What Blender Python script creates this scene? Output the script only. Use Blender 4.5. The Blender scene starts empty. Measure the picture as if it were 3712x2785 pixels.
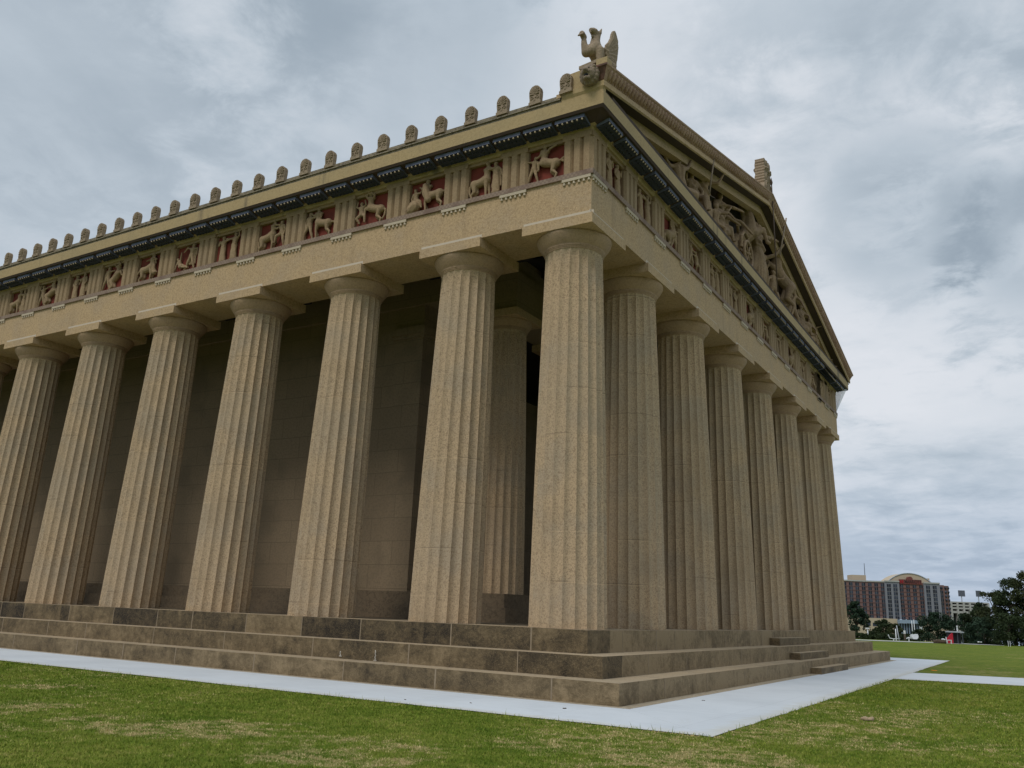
import bpy, bmesh, math, random
import numpy as np
from mathutils import Vector, Matrix, Euler

random.seed(7); RNG = np.random.default_rng(7)
C = bpy.context.scene.collection
SC = bpy.context.scene
PI = math.pi

# ------------------------------------------------------------------ camera
CAM = (8.90651698, -18.06244659, 1.76510242)
ROT = (1.82708128, -0.03635198, 0.54243517)
FPX = 3141.798                      # focal length in pixels of the 3712 px wide photograph
cam = bpy.data.cameras.new('camera'); cam.lens = 36 * FPX / 3712; cam.sensor_width = 36
cam.clip_start = 0.1; cam.clip_end = 5000
cam_o = bpy.data.objects.new('camera', cam); C.objects.link(cam_o)
cam_o.location = CAM; cam_o.rotation_euler = ROT; SC.camera = cam_o
CAMV = Vector(CAM); CM = Euler(ROT).to_matrix()

def ray(u, v):
    return CM @ Vector(((u - 1856) / FPX, (1392.5 - v) / FPX, -1))
def at(u, v, dist):                 # point seen at (u, v) whose horizontal distance is dist
    d = ray(u, v); return CAMV + d * (dist / math.hypot(d.x, d.y))
def ground(u, v, z=0.0):
    d = ray(u, v); return CAMV + d * ((z - CAM[2]) / d.z)

# ------------------------------------------------------------------ world, sun, exposure
SUN_EL, SUN_AZ = math.radians(52), math.radians(-128)      # direction the light comes from
w = bpy.data.worlds.new('World'); SC.world = w; w.use_nodes = True
nt = w.node_tree; N = nt.nodes; L = nt.links; N.clear()
def nd(nt, t, **k):
    n = nt.nodes.new(t)
    for a, b in k.items(): setattr(n, a, b)
    return n
def lk(nt, a, b): nt.links.new(a, b)
def math_n(nt, op, a, b=None, c=None, clamp=False):
    n = nd(nt, 'ShaderNodeMath', operation=op); n.use_clamp = clamp
    for i, v in enumerate((a, b, c)):
        if v is None: continue
        if isinstance(v, (int, float)): n.inputs[i].default_value = v
        else: lk(nt, v, n.inputs[i])
    return n.outputs[0]
def mix_c(nt, f, a, b, mode='MIX'):
    n = nd(nt, 'ShaderNodeMix', data_type='RGBA', blend_type=mode)
    for s, v in ((n.inputs[0], f), (n.inputs[6], a), (n.inputs[7], b)):
        if isinstance(v, (int, float)): s.default_value = v
        elif isinstance(v, (tuple, list)): s.default_value = (*v[:3], 1)
        else: lk(nt, v, s)
    return n.outputs[2]
def noise(nt, vec, scale, detail=3, rough=.5, dist=0.0):
    n = nd(nt, 'ShaderNodeTexNoise'); n.inputs['Scale'].default_value = scale
    n.inputs['Detail'].default_value = detail; n.inputs['Roughness'].default_value = rough
    n.inputs['Distortion'].default_value = dist
    if vec is not None: lk(nt, vec, n.inputs['Vector'])
    return n.outputs['Fac']
def ramp(nt, f, stops):
    n = nd(nt, 'ShaderNodeValToRGB'); e = n.color_ramp.elements
    while len(e) < len(stops): e.new(.5)
    for x, (p, c) in zip(e, stops):
        x.position = p; x.color = (*c, 1) if len(c) == 3 else c
    lk(nt, f, n.inputs[0]); return n.outputs[0]
def maprange(nt, f, a, b, c=0., d=1.):
    n = nd(nt, 'ShaderNodeMapRange'); n.interpolation_type = 'SMOOTHSTEP'
    for i, v in enumerate((a, b, c, d)): n.inputs[i + 1].default_value = v
    lk(nt, f, n.inputs[0]); return n.outputs[0]
def vmath(nt, op, a, b):
    n = nd(nt, 'ShaderNodeVectorMath', operation=op)
    for i, v in enumerate((a, b)):
        if isinstance(v, (tuple, list)): n.inputs[i].default_value = v
        else: lk(nt, v, n.inputs[i])
    return n.outputs[1] if op == 'DOT_PRODUCT' else n.outputs[0]

tc = nd(nt, 'ShaderNodeTexCoord').outputs['Generated']
sky = nd(nt, 'ShaderNodeTexSky', sky_type='NISHITA'); sky.sun_disc = False
sky.sun_elevation = SUN_EL; sky.sun_rotation = math.radians(90) - SUN_AZ
sep = nd(nt, 'ShaderNodeSeparateXYZ'); lk(nt, tc, sep.inputs[0])
zc = math_n(nt, 'ADD', math_n(nt, 'MAXIMUM', sep.outputs[2], 0.0), .16)
cmb = nd(nt, 'ShaderNodeCombineXYZ')
lk(nt, math_n(nt, 'DIVIDE', sep.outputs[0], zc), cmb.inputs[0])
lk(nt, math_n(nt, 'DIVIDE', sep.outputs[1], zc), cmb.inputs[1])
P = cmb.outputs[0]
big = noise(nt, P, .80, 7, .56, .5)
mid = noise(nt, P, 2.6, 8, .56, .4)
fin = noise(nt, P, 7.0, 8, .65, .4)
clo = math_n(nt, 'ADD', math_n(nt, 'ADD', math_n(nt, 'MULTIPLY', big, .68), math_n(nt, 'MULTIPLY', mid, .28)), math_n(nt, 'MULTIPLY', fin, .05))
clo = math_n(nt, 'ADD', math_n(nt, 'MULTIPLY', math_n(nt, 'SUBTRACT', clo, .5), .92), .50)
rag = math_n(nt, 'ADD', math_n(nt, 'MULTIPLY', mid, .5), math_n(nt, 'MULTIPLY', fin, .5))
def blob(u, v, size, amt):          # a darker or lighter cloud in one direction of the sky
    d = ray(u, v).normalized()
    dt = vmath(nt, 'DOT_PRODUCT', tc, tuple(d))
    dt = math_n(nt, 'ADD', dt, math_n(nt, 'MULTIPLY', math_n(nt, 'SUBTRACT', rag, .5), size * 4.5))
    return math_n(nt, 'MULTIPLY', maprange(nt, dt, 1 - size * 1.25, 1 - size * .05), amt)
for b in ((3270, 820, .0050, -.26), (3730, 880, .0042, -.22), (950, 180, .05, -.12), (250, 420, .05, -.09), (3300, 200, .05, -.08),
          (1750, 640, .05, .15), (350, 950, .06, .11), (2750, 350, .04, .10), (3050, 1000, .03, .14), (3450, 1350, .03, .14), (3550, 1900, .012, -.16), (3500, 1700, .010, .10)):
    clo = math_n(nt, 'ADD', clo, blob(*b))
cl = ramp(nt, clo, ((.22, (.22, .28, .35)), (.40, (.36, .43, .50)), (.52, (.50, .57, .64)), (.68, (.66, .71, .77)), (.85, (.76, .79, .84))))
hz = maprange(nt, sep.outputs[2], .0, .22)
cl = mix_c(nt, hz, mix_c(nt, .55, cl, (.42, .52, .70)), cl)      # bluer low sky
zen = maprange(nt, sep.outputs[2], .58, .95, 1.0, 2.0)            # an overcast sky is brightest overhead
cl = vmath(nt, 'SCALE', cl, (0, 0, 0)); sc_n = cl.node; lk(nt, zen, sc_n.inputs[3])
bg1 = nd(nt, 'ShaderNodeBackground'); lk(nt, sky.outputs[0], bg1.inputs[0]); bg1.inputs[1].default_value = .05
bg2 = nd(nt, 'ShaderNodeBackground'); lk(nt, cl, bg2.inputs[0]); bg2.inputs[1].default_value = 1.02
mx = nd(nt, 'ShaderNodeMixShader'); mx.inputs[0].default_value = .93
lk(nt, bg1.outputs[0], mx.inputs[1]); lk(nt, bg2.outputs[0], mx.inputs[2])
wo = nd(nt, 'ShaderNodeOutputWorld'); lk(nt, mx.outputs[0], wo.inputs[0])

sun = bpy.data.lights.new('sun', 'SUN'); sun.energy = 1.3; sun.angle = math.radians(20); sun.color = (1, .96, .9)
so = bpy.data.objects.new('sun', sun); C.objects.link(so)
sdir = Vector((-0.12, -0.80, 1.0)).normalized()                    # towards the light: high, on the viewer's side
so.rotation_euler = sdir.to_track_quat('Z', 'Y').to_euler()
sky.sun_elevation = math.asin(sdir.z); sky.sun_rotation = math.atan2(sdir.x, sdir.y)
SC.view_settings.view_transform = 'Standard'; SC.view_settings.look = 'None'
SC.view_settings.exposure = 0.0; SC.view_settings.gamma = 1.0

# ------------------------------------------------------------------ materials
def mat(name, build, rough=.85, bump=None, spec=.3, metal=0.):
    m = bpy.data.materials.new(name); m.use_nodes = True; t = m.node_tree; t.nodes.clear()
    o = nd(t, 'ShaderNodeOutputMaterial'); b = nd(t, 'ShaderNodeBsdfPrincipled')
    b.inputs['Roughness'].default_value = rough; b.inputs['Metallic'].default_value = metal
    b.inputs['Specular IOR Level'].default_value = spec
    lk(t, b.outputs[0], o.inputs[0])
    pos = nd(t, 'ShaderNodeNewGeometry').outputs['Position']
    r = build(t, pos); hgt = None
    if isinstance(r, tuple) and len(r) == 2 and not isinstance(r[0], float): col, hgt = r
    else: col = r
    if isinstance(col, tuple): b.inputs['Base Color'].default_value = (*col, 1)
    else: lk(t, col, b.inputs['Base Color'])
    if hgt is not None:
        bn = nd(t, 'ShaderNodeBump'); bn.inputs['Strength'].default_value = bump or .4; bn.inputs['Distance'].default_value = .03
        lk(t, hgt, bn.inputs['Height']); lk(t, bn.outputs[0], b.inputs['Normal'])
    return m
def stretch(t, pos, s):
    return vmath(t, 'MULTIPLY', pos, s)
def attr(t, name):
    n = nd(t, 'ShaderNodeAttribute'); n.attribute_name = name; return n.outputs['Fac']

def aggregate(light, dark, grey, amt=1.0, joints=0.0, grain=30, streak=.3):
    def f(t, pos):
        g = noise(t, pos, grain, 2, .6, .8)
        g2 = noise(t, pos, grain * 2.7, 1, .5)
        lg = noise(t, pos, .9, 4, .6)
        st = noise(t, stretch(t, pos, (2.2, 2.2, .25)), 1.4, 4, .6)
        c = mix_c(t, maprange(t, lg, .40, .68), light, grey)
        c = mix_c(t, math_n(t, 'MULTIPLY', maprange(t, g, .42, .68), .75 * amt), c, dark)
        c = mix_c(t, math_n(t, 'MULTIPLY', maprange(t, g2, .56, .74), .5 * amt), c, tuple(min(1, x * 1.5) for x in light))
        c = mix_c(t, math_n(t, 'MULTIPLY', maprange(t, st, .55, .80), streak), c, tuple(x * .6 for x in dark))
        if joints:
            s = nd(t, 'ShaderNodeSeparateXYZ'); lk(t, pos, s.inputs[0])
            info = nd(t, 'ShaderNodeObjectInfo')
            zz = math_n(t, 'ADD', math_n(t, 'DIVIDE', s.outputs[2], joints), math_n(t, 'MULTIPLY', info.outputs['Random'], 5.0))
            zz = math_n(t, 'ADD', zz, math_n(t, 'MULTIPLY', math_n(t, 'SUBTRACT', noise(t, pos, 1.6, 2), .5), .05))
            fr = math_n(t, 'FRACT', zz)
            ln = math_n(t, 'LESS_THAN', fr, .020 / joints)
            msk = maprange(t, noise(t, pos, 1.3, 2), .42, .55)
            c = mix_c(t, math_n(t, 'MULTIPLY', math_n(t, 'MULTIPLY', ln, msk), .4), c, tuple(min(1, x * 1.35) for x in light))
            dr = nd(t, 'ShaderNodeTexWhiteNoise', noise_dimensions='1D'); lk(t, math_n(t, 'ADD', math_n(t, 'FLOOR', zz), math_n(t, 'MULTIPLY', info.outputs['Random'], 37.0)), dr.inputs['W'])
            c = mix_c(t, math_n(t, 'MULTIPLY', dr.outputs['Value'], .30), c, grey)
            c = mix_c(t, math_n(t, 'MULTIPLY', maprange(t, noise(t, pos, .55, 4, .6), .5, .72), .35), c, tuple(x * .62 for x in light))
            dk = math_n(t, 'MULTIPLY', math_n(t, 'LESS_THAN', math_n(t, 'ABSOLUTE', math_n(t, 'SUBTRACT', fr, .045 / joints)), .012 / joints),
                        maprange(t, noise(t, pos, .8, 2), .5, .6))
            c = mix_c(t, math_n(t, 'MULTIPLY', dk, .42), c, tuple(x * .5 for x in dark))
        return c, math_n(t, 'ADD', g, math_n(t, 'MULTIPLY', g2, .5))
    return f
M = {}
M['column'] = mat('column_concrete', aggregate((.51, .366, .222), (.235, .163, .096), (.42, .325, .222), amt=1.15, joints=1.18, grain=25, streak=.30), bump=.14)
M['smooth'] = mat('smooth_concrete', aggregate((0.497, 0.346, 0.195), (0.326, 0.216, 0.113), (0.445, 0.322, 0.202), amt=1.0, grain=17), bump=.2)
M['capital'] = mat('capital_concrete', aggregate((0.424, 0.286, 0.172), (0.259, 0.167, 0.097), (0.360, 0.254, 0.166), amt=.7, grain=20), bump=.2)  # echinus darker for facing down: its shade is in the colour
M['carved'] = mat('carved_stone', aggregate((0.349, 0.241, 0.137), (0.230, 0.149, 0.082), (0.302, 0.215, 0.128), amt=.7, grain=18), bump=.2)
M['ornament'] = mat('ornament_terracotta', aggregate((0.390, 0.261, 0.168), (0.211, 0.117, 0.074), (0.343, 0.218, 0.148), amt=.8, grain=14), bump=.2)
M['antefix'] = mat('antefix_stone', aggregate((0.326, 0.246, 0.164), (0.183, 0.129, 0.087), (0.287, 0.215, 0.146), amt=.8, grain=22), bump=.3)
def corona_f(t, pos):
    c, h = aggregate((.42, .305, .155), (.28, .195, .095), (.38, .285, .15), amt=.55, grain=16)(t, pos)
    st = noise(t, stretch(t, pos, (1.1, 1.1, .12)), 1.0, 4, .6)
    c = mix_c(t, math_n(t, 'MULTIPLY', maprange(t, st, .60, .72), .75), c, (.10, .08, .06))
    return c, h
M['lion'] = mat('dark_lion_stone', aggregate((0.270, 0.203, 0.140), (0.117, 0.086, 0.063), (0.216, 0.162, 0.117), amt=.9, grain=18), bump=.3)
M['statue'] = mat('shaded_statue_stone', aggregate((0.330, 0.221, 0.127), (0.165, 0.105, 0.060), (0.273, 0.187, 0.115), amt=.7, grain=12), bump=.25)  # stone darkened: the shade inside the pediment is in its colour
M['tympanum'] = mat('shaded_tympanum', lambda t, p: mix_c(t, noise(t, p, 2, 3), (.05, .04, .034), (.085, .066, .05)))  # near-black: shade of the recess painted into the wall colour
M['corona'] = mat('cornice_concrete', corona_f, bump=.2)
M['stained'] = mat('stained_edge', aggregate((.27, .22, .15), (.08, .065, .05), (.20, .17, .12), grain=9), bump=.2)
M['soffit'] = mat('soffit_shade_and_moulding', lambda t, p: mix_c(t, noise(t, p, 2, 3), (.05, .035, .028), (.085, .055, .038)))  # cornice underside shade put into the colour; also used on the red-brown moulding
M['blue'] = mat('slate_blue_paint', lambda t, p: mix_c(t, maprange(t, noise(t, p, 3, 4), .35, .7), (.175, .185, .27), (.115, .125, .185)))
M['mutule_shade'] = mat('shaded_mutule_underside', lambda t, p: mix_c(t, noise(t, p, 3, 4), (.025, .027, .036), (.055, .058, .072)))  # mutule undersides and inner drops, with their shade put into the colour
M['drop'] = mat('white_stone_drops', lambda t, p: mix_c(t, noise(t, p, 8, 2), (.56, .46, .34), (.46, .375, .27)))
M['red'] = mat('red_panel_paint', lambda t, p: mix_c(t, maprange(t, noise(t, p, 3, 4), .35, .7), (.215, .042, .026), (.15, .034, .022)))
def key_f(t, pos):
    b = nd(t, 'ShaderNodeTexChecker'); b.inputs['Scale'].default_value = 16
    lk(t, pos, b.inputs['Vector'])
    c = mix_c(t, b.outputs['Fac'], (.235, .165, .125), (.30, .215, .16))
    return mix_c(t, maprange(t, noise(t, pos, 2.2, 3), .45, .7), c, (.20, .13, .10))
M['panel'] = mat('dark_red_brown_panel', lambda t, p: mix_c(t, maprange(t, noise(t, p, 5, 4), .35, .7), (.17, .085, .06), (.10, .055, .042)))
M['taenia'] = mat('meander_band', key_f)
def step_f(t, pos):
    tn = attr(t, 'tone')
    g = noise(t, pos, 11, 4, .7, 1.0); fine = noise(t, pos, 42, 2, .6); b = noise(t, stretch(t, pos, (1, 1, 1.3)), 3.4, 5, .7, .6)
    st = noise(t, stretch(t, pos, (2.2, 2.2, .55)), 1.3, 5, .65, .5)
    lg = noise(t, stretch(t, pos, (.8, .8, 1.2)), .8, 3, .5, .8)
    v = math_n(t, 'ADD', math_n(t, 'MULTIPLY', st, .34), math_n(t, 'MULTIPLY', lg, .56))
    v = math_n(t, 'ADD', v, math_n(t, 'MULTIPLY', tn, .25))
    v = math_n(t, 'ADD', v, math_n(t, 'MULTIPLY', math_n(t, 'SUBTRACT', b, .5), .55))
    v = math_n(t, 'ADD', v, math_n(t, 'MULTIPLY', math_n(t, 'SUBTRACT', g, .5), .42))
    c = ramp(t, v, ((.28, (.032, .024, .016)), (.42, (.088, .064, .036)), (.56, (.155, .111, .060)), (.76, (.29, .212, .120))))
    c = mix_c(t, math_n(t, 'MULTIPLY', maprange(t, fine, .52, .72), .4), c, (.30, .225, .13))
    return c, math_n(t, 'ADD', g, math_n(t, 'MULTIPLY', fine, .6))
M['riser'] = mat('weathered_step_face', step_f, bump=.6)
M['tread'] = mat('step_top_concrete', aggregate((0.399, 0.302, 0.191), (0.255, 0.187, 0.115), (0.357, 0.281, 0.187), amt=.7, grain=14), bump=.3)
M['mortar'] = mat('pale_mortar', lambda t, p: mix_c(t, noise(t, p, 7, 2), (.36, .28, .185), (.20, .15, .10)))
def wall_f(t, pos):
    s = nd(t, 'ShaderNodeSeparateXYZ'); lk(t, pos, s.inputs[0])
    cb = nd(t, 'ShaderNodeCombineXYZ'); lk(t, math_n(t, 'ADD', s.outputs[0], s.outputs[1]), cb.inputs[0]); lk(t, s.outputs[2], cb.inputs[1])
    b = nd(t, 'ShaderNodeTexBrick'); lk(t, cb.outputs[0], b.inputs['Vector'])
    b.inputs['Scale'].default_value = 1.0; b.inputs['Brick Width'].default_value = 1.9; b.inputs['Row Height'].default_value = .78
    b.inputs['Mortar Size'].default_value = .012; b.inputs['Color1'].default_value = (.285, .212, .132, 1)
    b.inputs['Color2'].default_value = (.255, .188, .118, 1); b.inputs['Mortar'].default_value = (.19, .14, .088, 1)
    g = noise(t, pos, 14, 3, .6)
    c = mix_c(t, math_n(t, 'MULTIPLY', maprange(t, g, .4, .7), .5), b.outputs['Color'], (.17, .13, .085))
    c = mix_c(t, math_n(t, 'MULTIPLY', maprange(t, noise(t, pos, .6, 4), .5, .7), .5), c, (.15, .115, .075))
    return c, g
M['wall'] = mat('cella_wall_blocks', wall_f, bump=.3)  # same concrete as outside, darkened so the colour holds the porch shade
M['ceiling'] = mat('dark_coffers', lambda t, p: mix_c(t, noise(t, p, 1.5, 2), (.02, .017, .016), (.035, .027, .022)))  # near-black: darkness under the porch roof put into the coffer colour
M['bronze'] = mat('dark_bronze', lambda t, p: mix_c(t, noise(t, p, 6, 2), (.09, .06, .045), (.14, .09, .06)), rough=.5)
M['rod'] = mat('weathered_rod', lambda t, p: mix_c(t, noise(t, p, 6, 2), (.30, .23, .16), (.22, .16, .11)))
def path_f(t, pos):
    lg = noise(t, pos, .35, 4, .6); f = noise(t, stretch(t, pos, (1, 1, 1)), 30, 2, .6); b = noise(t, stretch(t, pos, (.5, 3, 1)), 2.2, 4)
    c = mix_c(t, maprange(t, lg, .35, .7), (.60, .625, .65), (.53, .555, .58))
    c = mix_c(t, math_n(t, 'MULTIPLY', maprange(t, b, .5, .75), .35), c, (.66, .69, .71))
    c = mix_c(t, math_n(t, 'MULTIPLY', maprange(t, f, .62, .78), .25), c, (.40, .42, .43))
    sp = nd(t, 'ShaderNodeSeparateXYZ'); lk(t, pos, sp.inputs[0])
    for ax, wd in ((0, 2.4), (1, 2.7)):
        fr = math_n(t, 'FRACT', math_n(t, 'DIVIDE', math_n(t, 'ADD', sp.outputs[ax], 200.55), wd))
        c = mix_c(t, math_n(t, 'MULTIPLY', math_n(t, 'LESS_THAN', fr, .012 / wd), .45), c, (.34, .36, .37))
    sn = noise(t, stretch(t, pos, (1.2, 1.2, 1)), 1.1, 6, .7, 1.2)
    c = mix_c(t, math_n(t, 'MULTIPLY', maprange(t, sn, .56, .72), .22), c, (.46, .46, .43))
    ed = attr(t, 'edge')
    c = mix_c(t, math_n(t, 'MULTIPLY', maprange(t, math_n(t, 'ADD', ed, math_n(t, 'MULTIPLY', math_n(t, 'SUBTRACT', noise(t, pos, 2.5, 3), .5), .7)), .55, 1.0), .5), c, (.50, .46, .36))
    return c, f
M['path'] = mat('pale_concrete_path', path_f, bump=.1)
M['joint'] = mat('path_joint', lambda t, p: (.36, .38, .39))
M['dirt'] = mat('dry_dirt_strip', lambda t, p: (mix_c(t, maprange(t, noise(t, p, 8, 5, .7), .35, .7), (.30, .235, .16), (.42, .35, .25)), noise(t, p, 30, 3)), bump=.6)
def grass_f(t, pos):
    s = attr(t, 'straw')
    a = noise(t, pos, .5, 5, .6); b = noise(t, pos, 3.2, 5, .65); f = noise(t, pos, 38, 3, .7)
    v = math_n(t, 'ADD', math_n(t, 'MULTIPLY', a, .45), math_n(t, 'MULTIPLY', b, .55))
    c = ramp(t, v, ((.30, (0.062, 0.106, 0.010)), (.44, (0.113, 0.157, 0.018)), (.56, (0.176, 0.202, 0.032)), (.70, (0.272, 0.247, 0.068))))
    sm = maprange(t, math_n(t, 'ADD', s, math_n(t, 'MULTIPLY', math_n(t, 'SUBTRACT', b, .5), 2.4)), .45, 1.1)
    st = mix_c(t, f, (.24, .175, .085), (.54, .42, .20))
    c = mix_c(t, math_n(t, 'MULTIPLY', sm, .85), c, st)
    c = mix_c(t, math_n(t, 'MULTIPLY', maprange(t, f, .35, .6, 1, 0), .45), c, (.035, .055, .012))
    return c, f
M['lawn'] = mat('mown_lawn', grass_f, rough=.95, bump=.8, spec=.05)
def blade_f(t, pos):
    s = attr(t, 'straw'); r = attr(t, 'tone')
    a = noise(t, pos, .5, 5, .6); b = noise(t, pos, 3.2, 5, .65)
    v = math_n(t, 'ADD', math_n(t, 'MULTIPLY', a, .45), math_n(t, 'MULTIPLY', b, .55))
    v = math_n(t, 'ADD', v, math_n(t, 'MULTIPLY', math_n(t, 'SUBTRACT', r, .5), .22))
    c = ramp(t, v, ((.28, (0.076, 0.132, 0.011)), (.42, (0.140, 0.199, 0.021)), (.56, (0.230, 0.263, 0.040)), (.72, (0.381, 0.336, 0.099))))
    sm = maprange(t, math_n(t, 'ADD', math_n(t, 'ADD', s, math_n(t, 'MULTIPLY', math_n(t, 'SUBTRACT', b, .5), 2.4)), math_n(t, 'MULTIPLY', math_n(t, 'SUBTRACT', r, .5), .6)), .45, 1.1)
    return mix_c(t, sm, c, mix_c(t, r, (.40, .29, .13), (.66, .52, .27)))
M['blade'] = mat('grass_blades', blade_f, rough=.8, spec=.1)
def leaf_mat(name, dark, light):
    return mat(name, lambda t, p: mix_c(t, attr(t, 'tone'), dark, light), rough=.8, spec=.15)
M['leaf1'] = leaf_mat('dark_leaves', (.014, .026, .012), (.050, .068, .026))
M['leaf2'] = leaf_mat('olive_leaves', (.022, .032, .013), (.075, .085, .034))
M['leaf3'] = leaf_mat('blue_green_leaves', (.014, .030, .020), (.045, .075, .040))
M['bark'] = mat('bark', lambda t, p: mix_c(t, noise(t, p, 5, 4), (.06, .045, .035), (.13, .10, .075)))
def flat(name, col, var=.12, sc=2.0, **k):
    return mat(name, lambda t, p: mix_c(t, noise(t, p, sc, 4), tuple(x * (1 - var) for x in col), tuple(min(1, x * (1 + var)) for x in col)), **k)
M['brick'] = flat('pink_brown_brick', (.20, .118, .108), .14, .25)
M['brick2'] = flat('orange_brown_brick', (.19, .112, .098), .14, .25)
M['greybay'] = flat('grey_panels', (.22, .22, .25), .1, .3)
M['beige'] = flat('beige_stucco', (.48, .39, .28), .06, .2)
M['glass'] = mat('dark_window_glass', lambda t, p: mix_c(t, maprange(t, noise(t, p, .35, 2), .42, .6), (.010, .012, .020), (.04, .05, .075)), rough=.3, spec=.4)
M['frame'] = flat('grey_frames', (.15, .145, .155), .05)
M['bluesteel'] = flat('blue_grey_canopy', (.26, .33, .42), .1)
M['band'] = flat('dark_red_band', (.13, .065, .058), .1)
M['signred'] = flat('red_sign_board', (.18, .058, .05), .08)
M['logo'] = flat('bright_red_logo', (.30, .02, .028), .05)
M['signtext'] = flat('dark_sign_letters', (.05, .03, .03), .05)
M['white'] = flat('white_paint', (.72, .73, .74), .06)
M['plaster'] = flat('off_white_plaster', (.50, .45, .38), .1, 30)
M['steel'] = flat('grey_steel', (.36, .38, .40), .06, rough=.5)
M['steel_d'] = flat('dark_steel', (.10, .11, .13), .1, rough=.6)
M['concrete'] = flat('garage_concrete', (.40, .39, .37), .1, .3)
M['black'] = flat('black_void', (.02, .02, .022), .2)
M['redpaint'] = flat('red_paint', (.42, .02, .035), .1)
M['orange'] = flat('orange_plastic', (.85, .26, .03), .08)
M['straw'] = flat('dry_straw', (.36, .26, .16), .3, 20)
M['brown'] = flat('brown_mulch', (.075, .05, .03), .3, 3)
M['sheet'] = flat('grey_blue_sheet', (.80, .83, .90), .06, 1.5)
M['sheet'].node_tree.nodes['Principled BSDF'].inputs['Alpha'].default_value = .45
M['roof'] = flat('roof_tiles', (.36, .31, .24), .15, 2)

# ------------------------------------------------------------------ mesh helpers
class MB:
    def __init__(s): s.v = []; s.f = []; s.m = []; s.t = []
    def add(s, vs, fs, mi=0, tone=.5):
        o = len(s.v); s.v += [tuple(p) for p in vs]
        for f in fs: s.f.append(tuple(o + i for i in f)); s.m.append(mi); s.t.append(tone)
    def box(s, x0, x1, y0, y1, z0, z1, mi=0, tone=.5, top=None):
        vs = [(x0, y0, z0), (x1, y0, z0), (x1, y1, z0), (x0, y1, z0), (x0, y0, z1), (x1, y0, z1), (x1, y1, z1), (x0, y1, z1)]
        s.add(vs, [(0, 3, 2, 1), (0, 1, 5, 4), (1, 2, 6, 5), (2, 3, 7, 6), (3, 0, 4, 7)], mi, tone)
        s.add(vs, [(4, 5, 6, 7)], mi if top is None else top, tone)
    def tube(s, pts, rad, n=8, mi=0, tone=.5, caps=True):
        pts = [Vector(p) for p in pts]
        if isinstance(rad, (int, float)): rad = [rad] * len(pts)
        vs = []; fs = []
        up = None
        for i, p in enumerate(pts):
            d = (pts[min(i + 1, len(pts) - 1)] - pts[max(i - 1, 0)]).normalized()
            if up is None: up = d.orthogonal().normalized()
            up = (up - d * up.dot(d)).normalized(); sd = d.cross(up)
            for k in range(n):
                a = 2 * PI * k / n; vs.append(p + (up * math.cos(a) + sd * math.sin(a)) * rad[i])
        for i in range(len(pts) - 1):
            for k in range(n):
                a, b = i * n + k, i * n + (k + 1) % n; fs.append((a, b, b + n, a + n))
        if caps:
            fs.append(tuple(range(n))[::-1]); fs.append(tuple((len(pts) - 1) * n + k for k in range(n)))
        s.add(vs, fs, mi, tone)
    def ball(s, c, r, n=10, m=7, mi=0, tone=.5):
        r = (r, r, r) if isinstance(r, (int, float)) else r
        vs = [(c[0], c[1], c[2] - r[2])]; fs = []
        for i in range(1, m):
            a = -PI / 2 + PI * i / m
            for k in range(n):
                b = 2 * PI * k / n; vs.append((c[0] + r[0] * math.cos(a) * math.cos(b), c[1] + r[1] * math.cos(a) * math.sin(b), c[2] + r[2] * math.sin(a)))
        vs.append((c[0], c[1], c[2] + r[2])); T = len(vs) - 1
        for k in range(n): fs.append((0, 1 + (k + 1) % n, 1 + k)); fs.append((T, T - n + k, T - n + (k + 1) % n))
        for i in range(m - 2):
            for k in range(n):
                a, b = 1 + i * n + k, 1 + i * n + (k + 1) % n; fs.append((a, b, b + n, a + n))
        s.add(vs, fs, mi, tone)
    def lathe(s, prof, cx, cy, n=40, mi=0, shear=None):
        vs = []; fs = []
        for r, z in prof:
            for k in range(n):
                a = 2 * PI * k / n; vs.append((cx + r * math.cos(a), cy + r * math.sin(a), z))
        for i in range(len(prof) - 1):
            for k in range(n):
                a, b = i * n + k, i * n + (k + 1) % n; fs.append((a, b, b + n, a + n))
        s.add(vs, fs, mi)
    def prism(s, poly, fn, d0, d1, mi=0, tone=.5):      # poly of (a,b), fn(a,b,d) -> point
        n = len(poly); vs = [fn(a, b, d0) for a, b in poly] + [fn(a, b, d1) for a, b in poly]
        fs = [(i, (i + 1) % n, n + (i + 1) % n, n + i) for i in range(n)] + [tuple(range(n))[::-1], tuple(range(n, 2 * n))]
        s.add(vs, fs, mi, tone)
    def mesh(s, name, mats, smooth=False):
        me = bpy.data.meshes.new(name); me.from_pydata(s.v, [], s.f)
        for m_ in (mats if isinstance(mats, (list, tuple)) else [mats]): me.materials.append(m_)
        me.polygons.foreach_set('material_index', s.m)
        a = me.attributes.new('tone', 'FLOAT', 'FACE'); a.data.foreach_set('value', s.t)
        if smooth: me.polygons.foreach_set('use_smooth', [True] * len(me.polygons))
        me.update()
        bm = bmesh.new(); bm.from_mesh(me); bmesh.ops.recalc_face_normals(bm, faces=bm.faces); bm.to_mesh(me); bm.free()
        return me
def link(name, me, parent=None, loc=None, rot=None):
    o = bpy.data.objects.new(name, me); C.objects.link(o)
    if parent is not None: o.parent = parent
    if loc is not None: o.location = loc
    if rot is not None: o.rotation_euler = rot
    return o
def obj(name, mb, mats, parent=None, smooth=False, loc=None, rot=None):
    return link(name, mb.mesh(name, mats, smooth), parent, loc, rot)
def tag(o, label=None, cat=None, group=None, kind=None):
    for k, v in (('label', label), ('category', cat), ('group', group), ('kind', kind)):
        if v: o[k] = v
    return o
def empty(name, loc=(0, 0, 0), label=None, cat=None, group=None):
    o = bpy.data.objects.new(name, None); C.objects.link(o); o.location = loc; o.empty_display_size = .3
    return tag(o, label, cat, group)
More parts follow.
